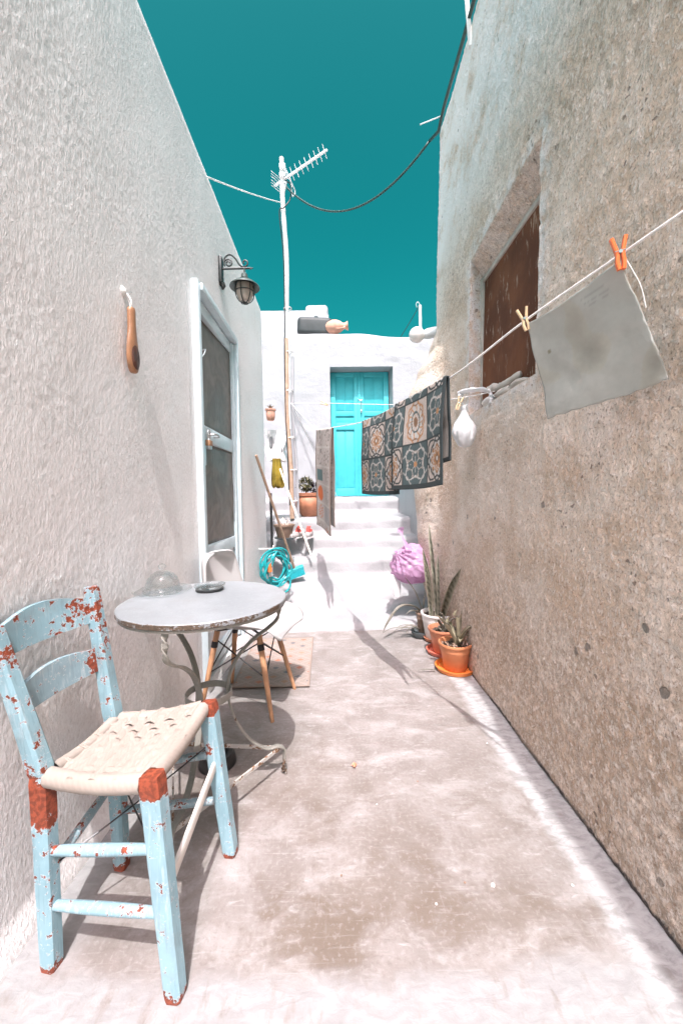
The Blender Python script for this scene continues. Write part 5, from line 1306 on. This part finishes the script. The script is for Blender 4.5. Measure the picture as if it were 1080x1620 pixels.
for k in range(16):
    a = rnd.uniform(0, 6.28); r = rnd.uniform(.01, .075); q = s1_+V(r*math.cos(a), r*math.sin(a), .002); lf(b, q, ((.02*math.cos(a+1), .02*math.sin(a+1), .02), (.04*math.cos(a+1.4), .04*math.sin(a+1.4), .012)), .016, .3, n=6)
b.build('dry_leaves', 'brownpot', p1)
b = MB(); lf(b, V(.60, 2.33, .012), ((-.05, .0, .006), (-.11, -.005, .004)), .010, .2); tag(b.build('fallen_leaf', 'leaf_grey'), 'thin dry leaf lying on the paving beside the orange saucer', 'leaf')
b = MB()
for (pts, w) in ((((-.03, -.02, .05), (-.06, -.05, .09), (-.075, -.08, .08)), .026), (((.0, 0, .06), (-.01, .0, .11), (-.03, 0, .13)), .03), (((.04, 0, .05), (.07, .0, .08), (.09, 0, .075)), .026)): lf(b, s2_, pts, w, .4)
for k in range(22):
    a = rnd.uniform(0, 6.28); r = rnd.uniform(.0, .075); q = s2_+V(r*math.cos(a), r*math.sin(a), .0); lf(b, q, ((.015*math.cos(a+1), .015*math.sin(a+1), .025), (.035*math.cos(a+1.4), .03*math.sin(a+1.4), .02)), .018, .3, n=6)
b.build('withered_leaves', 'leaf_grey', p2)
def snk(t_, q):
    e = abs(q) > .7; st_ = .5+.5*math.sin(t_*60+q*3+3*nz(t_*9, q*2))
    if e: return (.46, .43, .33)
    return (.10, .105, .07) if st_ > .55 else (.255, .25, .195)
b = MB()
for (x, y, h, lx_, ly_, w, tw_) in ((-.035, .01, .52, -.075, -.02, .034, .4), (.0, -.01, .70, -.055, .02, .034, .9), (.03, .03, .46, -.0, .04, .030, 1), (-.05, -.02, .44, -.06, -.03, .03, .3), (.02, -.05, .44, .03, -.36, .044, .3)):
    P = bez([s3_+V(x, y, -.01), s3_+V(x+lx_*.2, y+ly_*.3, h*.35), s3_+V(x+lx_*.55, y+ly_*.6, h*.7), s3_+V(x+lx_, y+ly_, h)], 46)
    b.blade(P, lambda t_: w*(.72+.4*math.sin(math.pi*min(1, t_*.9+.1)))*max(.06, 1-max(0, (t_-.72)/.28)**2), .45, (math.cos(tw_), -math.sin(tw_), 0), .002, snk)
b.build('snake_plant', 'leafcol', p3)
b = MB()
for (pts, w) in ((((-.08, -.03, .075), (-.20, -.08, .085), (-.30, -.12, -.03), (-.335, -.13, -.09)), .030), (((-.05, .02, .16), (-.11, .03, .26), (-.14, .03, .30)), .018), (((-.04, -.02, .03), (-.10, -.04, .045), (-.15, -.05, .02)), .020), (((.05, 0, .06), (.12, .01, .15), (.15, .01, .16)), .024), (((.01, 0, .08), (.015, 0, .15), (.01, 0, .20)), .018), (((.03, -.02, .05), (.06, -.04, .11), (.10, -.05, .14)), .022)): lf(b, s4_+V(0, 0, .0), pts, w, .35)
b.build('spider_leaves', 'leaf_grey', p4)
b = MB(); q = V(.64, 2.93, .05)
for k in range(7):
    a = 2.6+k*.22; l = .10+.22*rnd.random(); lf(b, q, ((l*.4*math.cos(a), l*.25*math.sin(a), .035), (l*.8*math.cos(a), l*.4*math.sin(a), .03), (l*math.cos(a), l*.5*math.sin(a), -.0)), .010, .3)
dsh = thing('low_dish', 'dark low dish with thin dry leaves before the smallest brown pot', 'dish', V(.645, 2.93, 0)); b.build('dry_leaves', 'leaf_grey', dsh)
b = MB(); b.lathe([(0, .002), (.05, .002), (.07, .03), (.074, .05), (.068, .05), (.05, .02), (0, .014)], V(.645, 2.93, 0), 30); b.build('dish', 'slate', dsh)

# small things on the paving
b = MB(); c = onZ(560, 1212, .006); b.blade([c+V(-.012, 0, .002), c+V(0, .004, .006), c+V(.012, .004, .002)], lambda t_: .014*math.sin(math.pi*min(.95, t_*.9+.08)), .3, th=0); b.blade([c+V(.0, -.008, .002), c+V(.004, .0, .008), c+V(.003, .012, .003)], lambda t_: .010, .3, th=0)
tag(b.build('fallen_petal', 'petal'), 'small orange petal lying on the worn paving', 'petal')
for k, (px, py) in enumerate(((660, 1236), (779, 1400), (596, 1272), (735, 1396), (770, 1176), (690, 1430), (540, 1385), (905, 1400))):
    c = onZ(px, py, .004); b = MB(); bm = bmesh.new(); bmesh.ops.create_icosphere(bm, subdivisions=2, radius=.006 if k == 1 else .0035)
    for q in bm.verts: q.co *= 1+.4*nz(q.co.x*200+k*5, q.co.y*200, q.co.z*200); q.co.z *= .6
    bm.verts.index_update(); b.add([q.co+c for q in bm.verts], [[q.index for q in f.verts] for f in bm.faces]); bm.free()
    tag(b.build('pebble', 'pebble' if k % 3 else 'brownpot'), 'tiny chip of loose plaster lying on the worn paving', 'pebble', 'loose plaster chips on the paving')
# ================================================================== LIGHT
SUN = V(-.03, .53, -1).normalized()
ld = bpy.data.lights.new('sun', 'SUN'); lo = bpy.data.objects.new('sun', ld); C.objects.link(lo)
ld.energy = 3.8; ld.angle = R(.5); ld.color = (1, .99, .98); lo.rotation_euler = SUN.to_track_quat('-Z', 'Y').to_euler(); lo.location = (0, -3, 8)
w = bpy.data.worlds.new('World'); SCN.world = w; w.use_nodes = True; nt = w.node_tree
bg = nt.nodes['Background']; sky = nt.nodes.new('ShaderNodeTexSky'); sky.sky_type = 'NISHITA'; sky.sun_disc = False
sky.sun_elevation = R(62.1); sky.sun_rotation = R(180); sky.altitude = 0; sky.air_density = 1; sky.dust_density = 6; sky.ozone_density = 3
gm = nt.nodes.new('ShaderNodeGamma'); gm.inputs[1].default_value = 1.70; nt.links.new(sky.outputs[0], gm.inputs[0])
hs = nt.nodes.new('ShaderNodeHueSaturation'); hs.inputs['Hue'].default_value = .40; hs.inputs['Saturation'].default_value = 1.24; hs.inputs['Value'].default_value = .335
nt.links.new(gm.outputs[0], hs.inputs['Color']); mx = nt.nodes.new('ShaderNodeMixRGB'); mx.blend_type = 'MULTIPLY'; mx.inputs[0].default_value = 1; mx.inputs[2].default_value = (.82, 1.0, .95, 1); nt.links.new(hs.outputs[0], mx.inputs[1]); nt.links.new(mx.outputs[0], bg.inputs[0]); bg.inputs[1].default_value = .13
SCN.view_settings.view_transform = 'Standard'; SCN.view_settings.look = 'None'; SCN.view_settings.exposure = .60; SCN.view_settings.gamma = 1
SCN.cycles.max_bounces = 10; SCN.cycles.diffuse_bounces = 6; SCN.cycles.transparent_max_bounces = 12
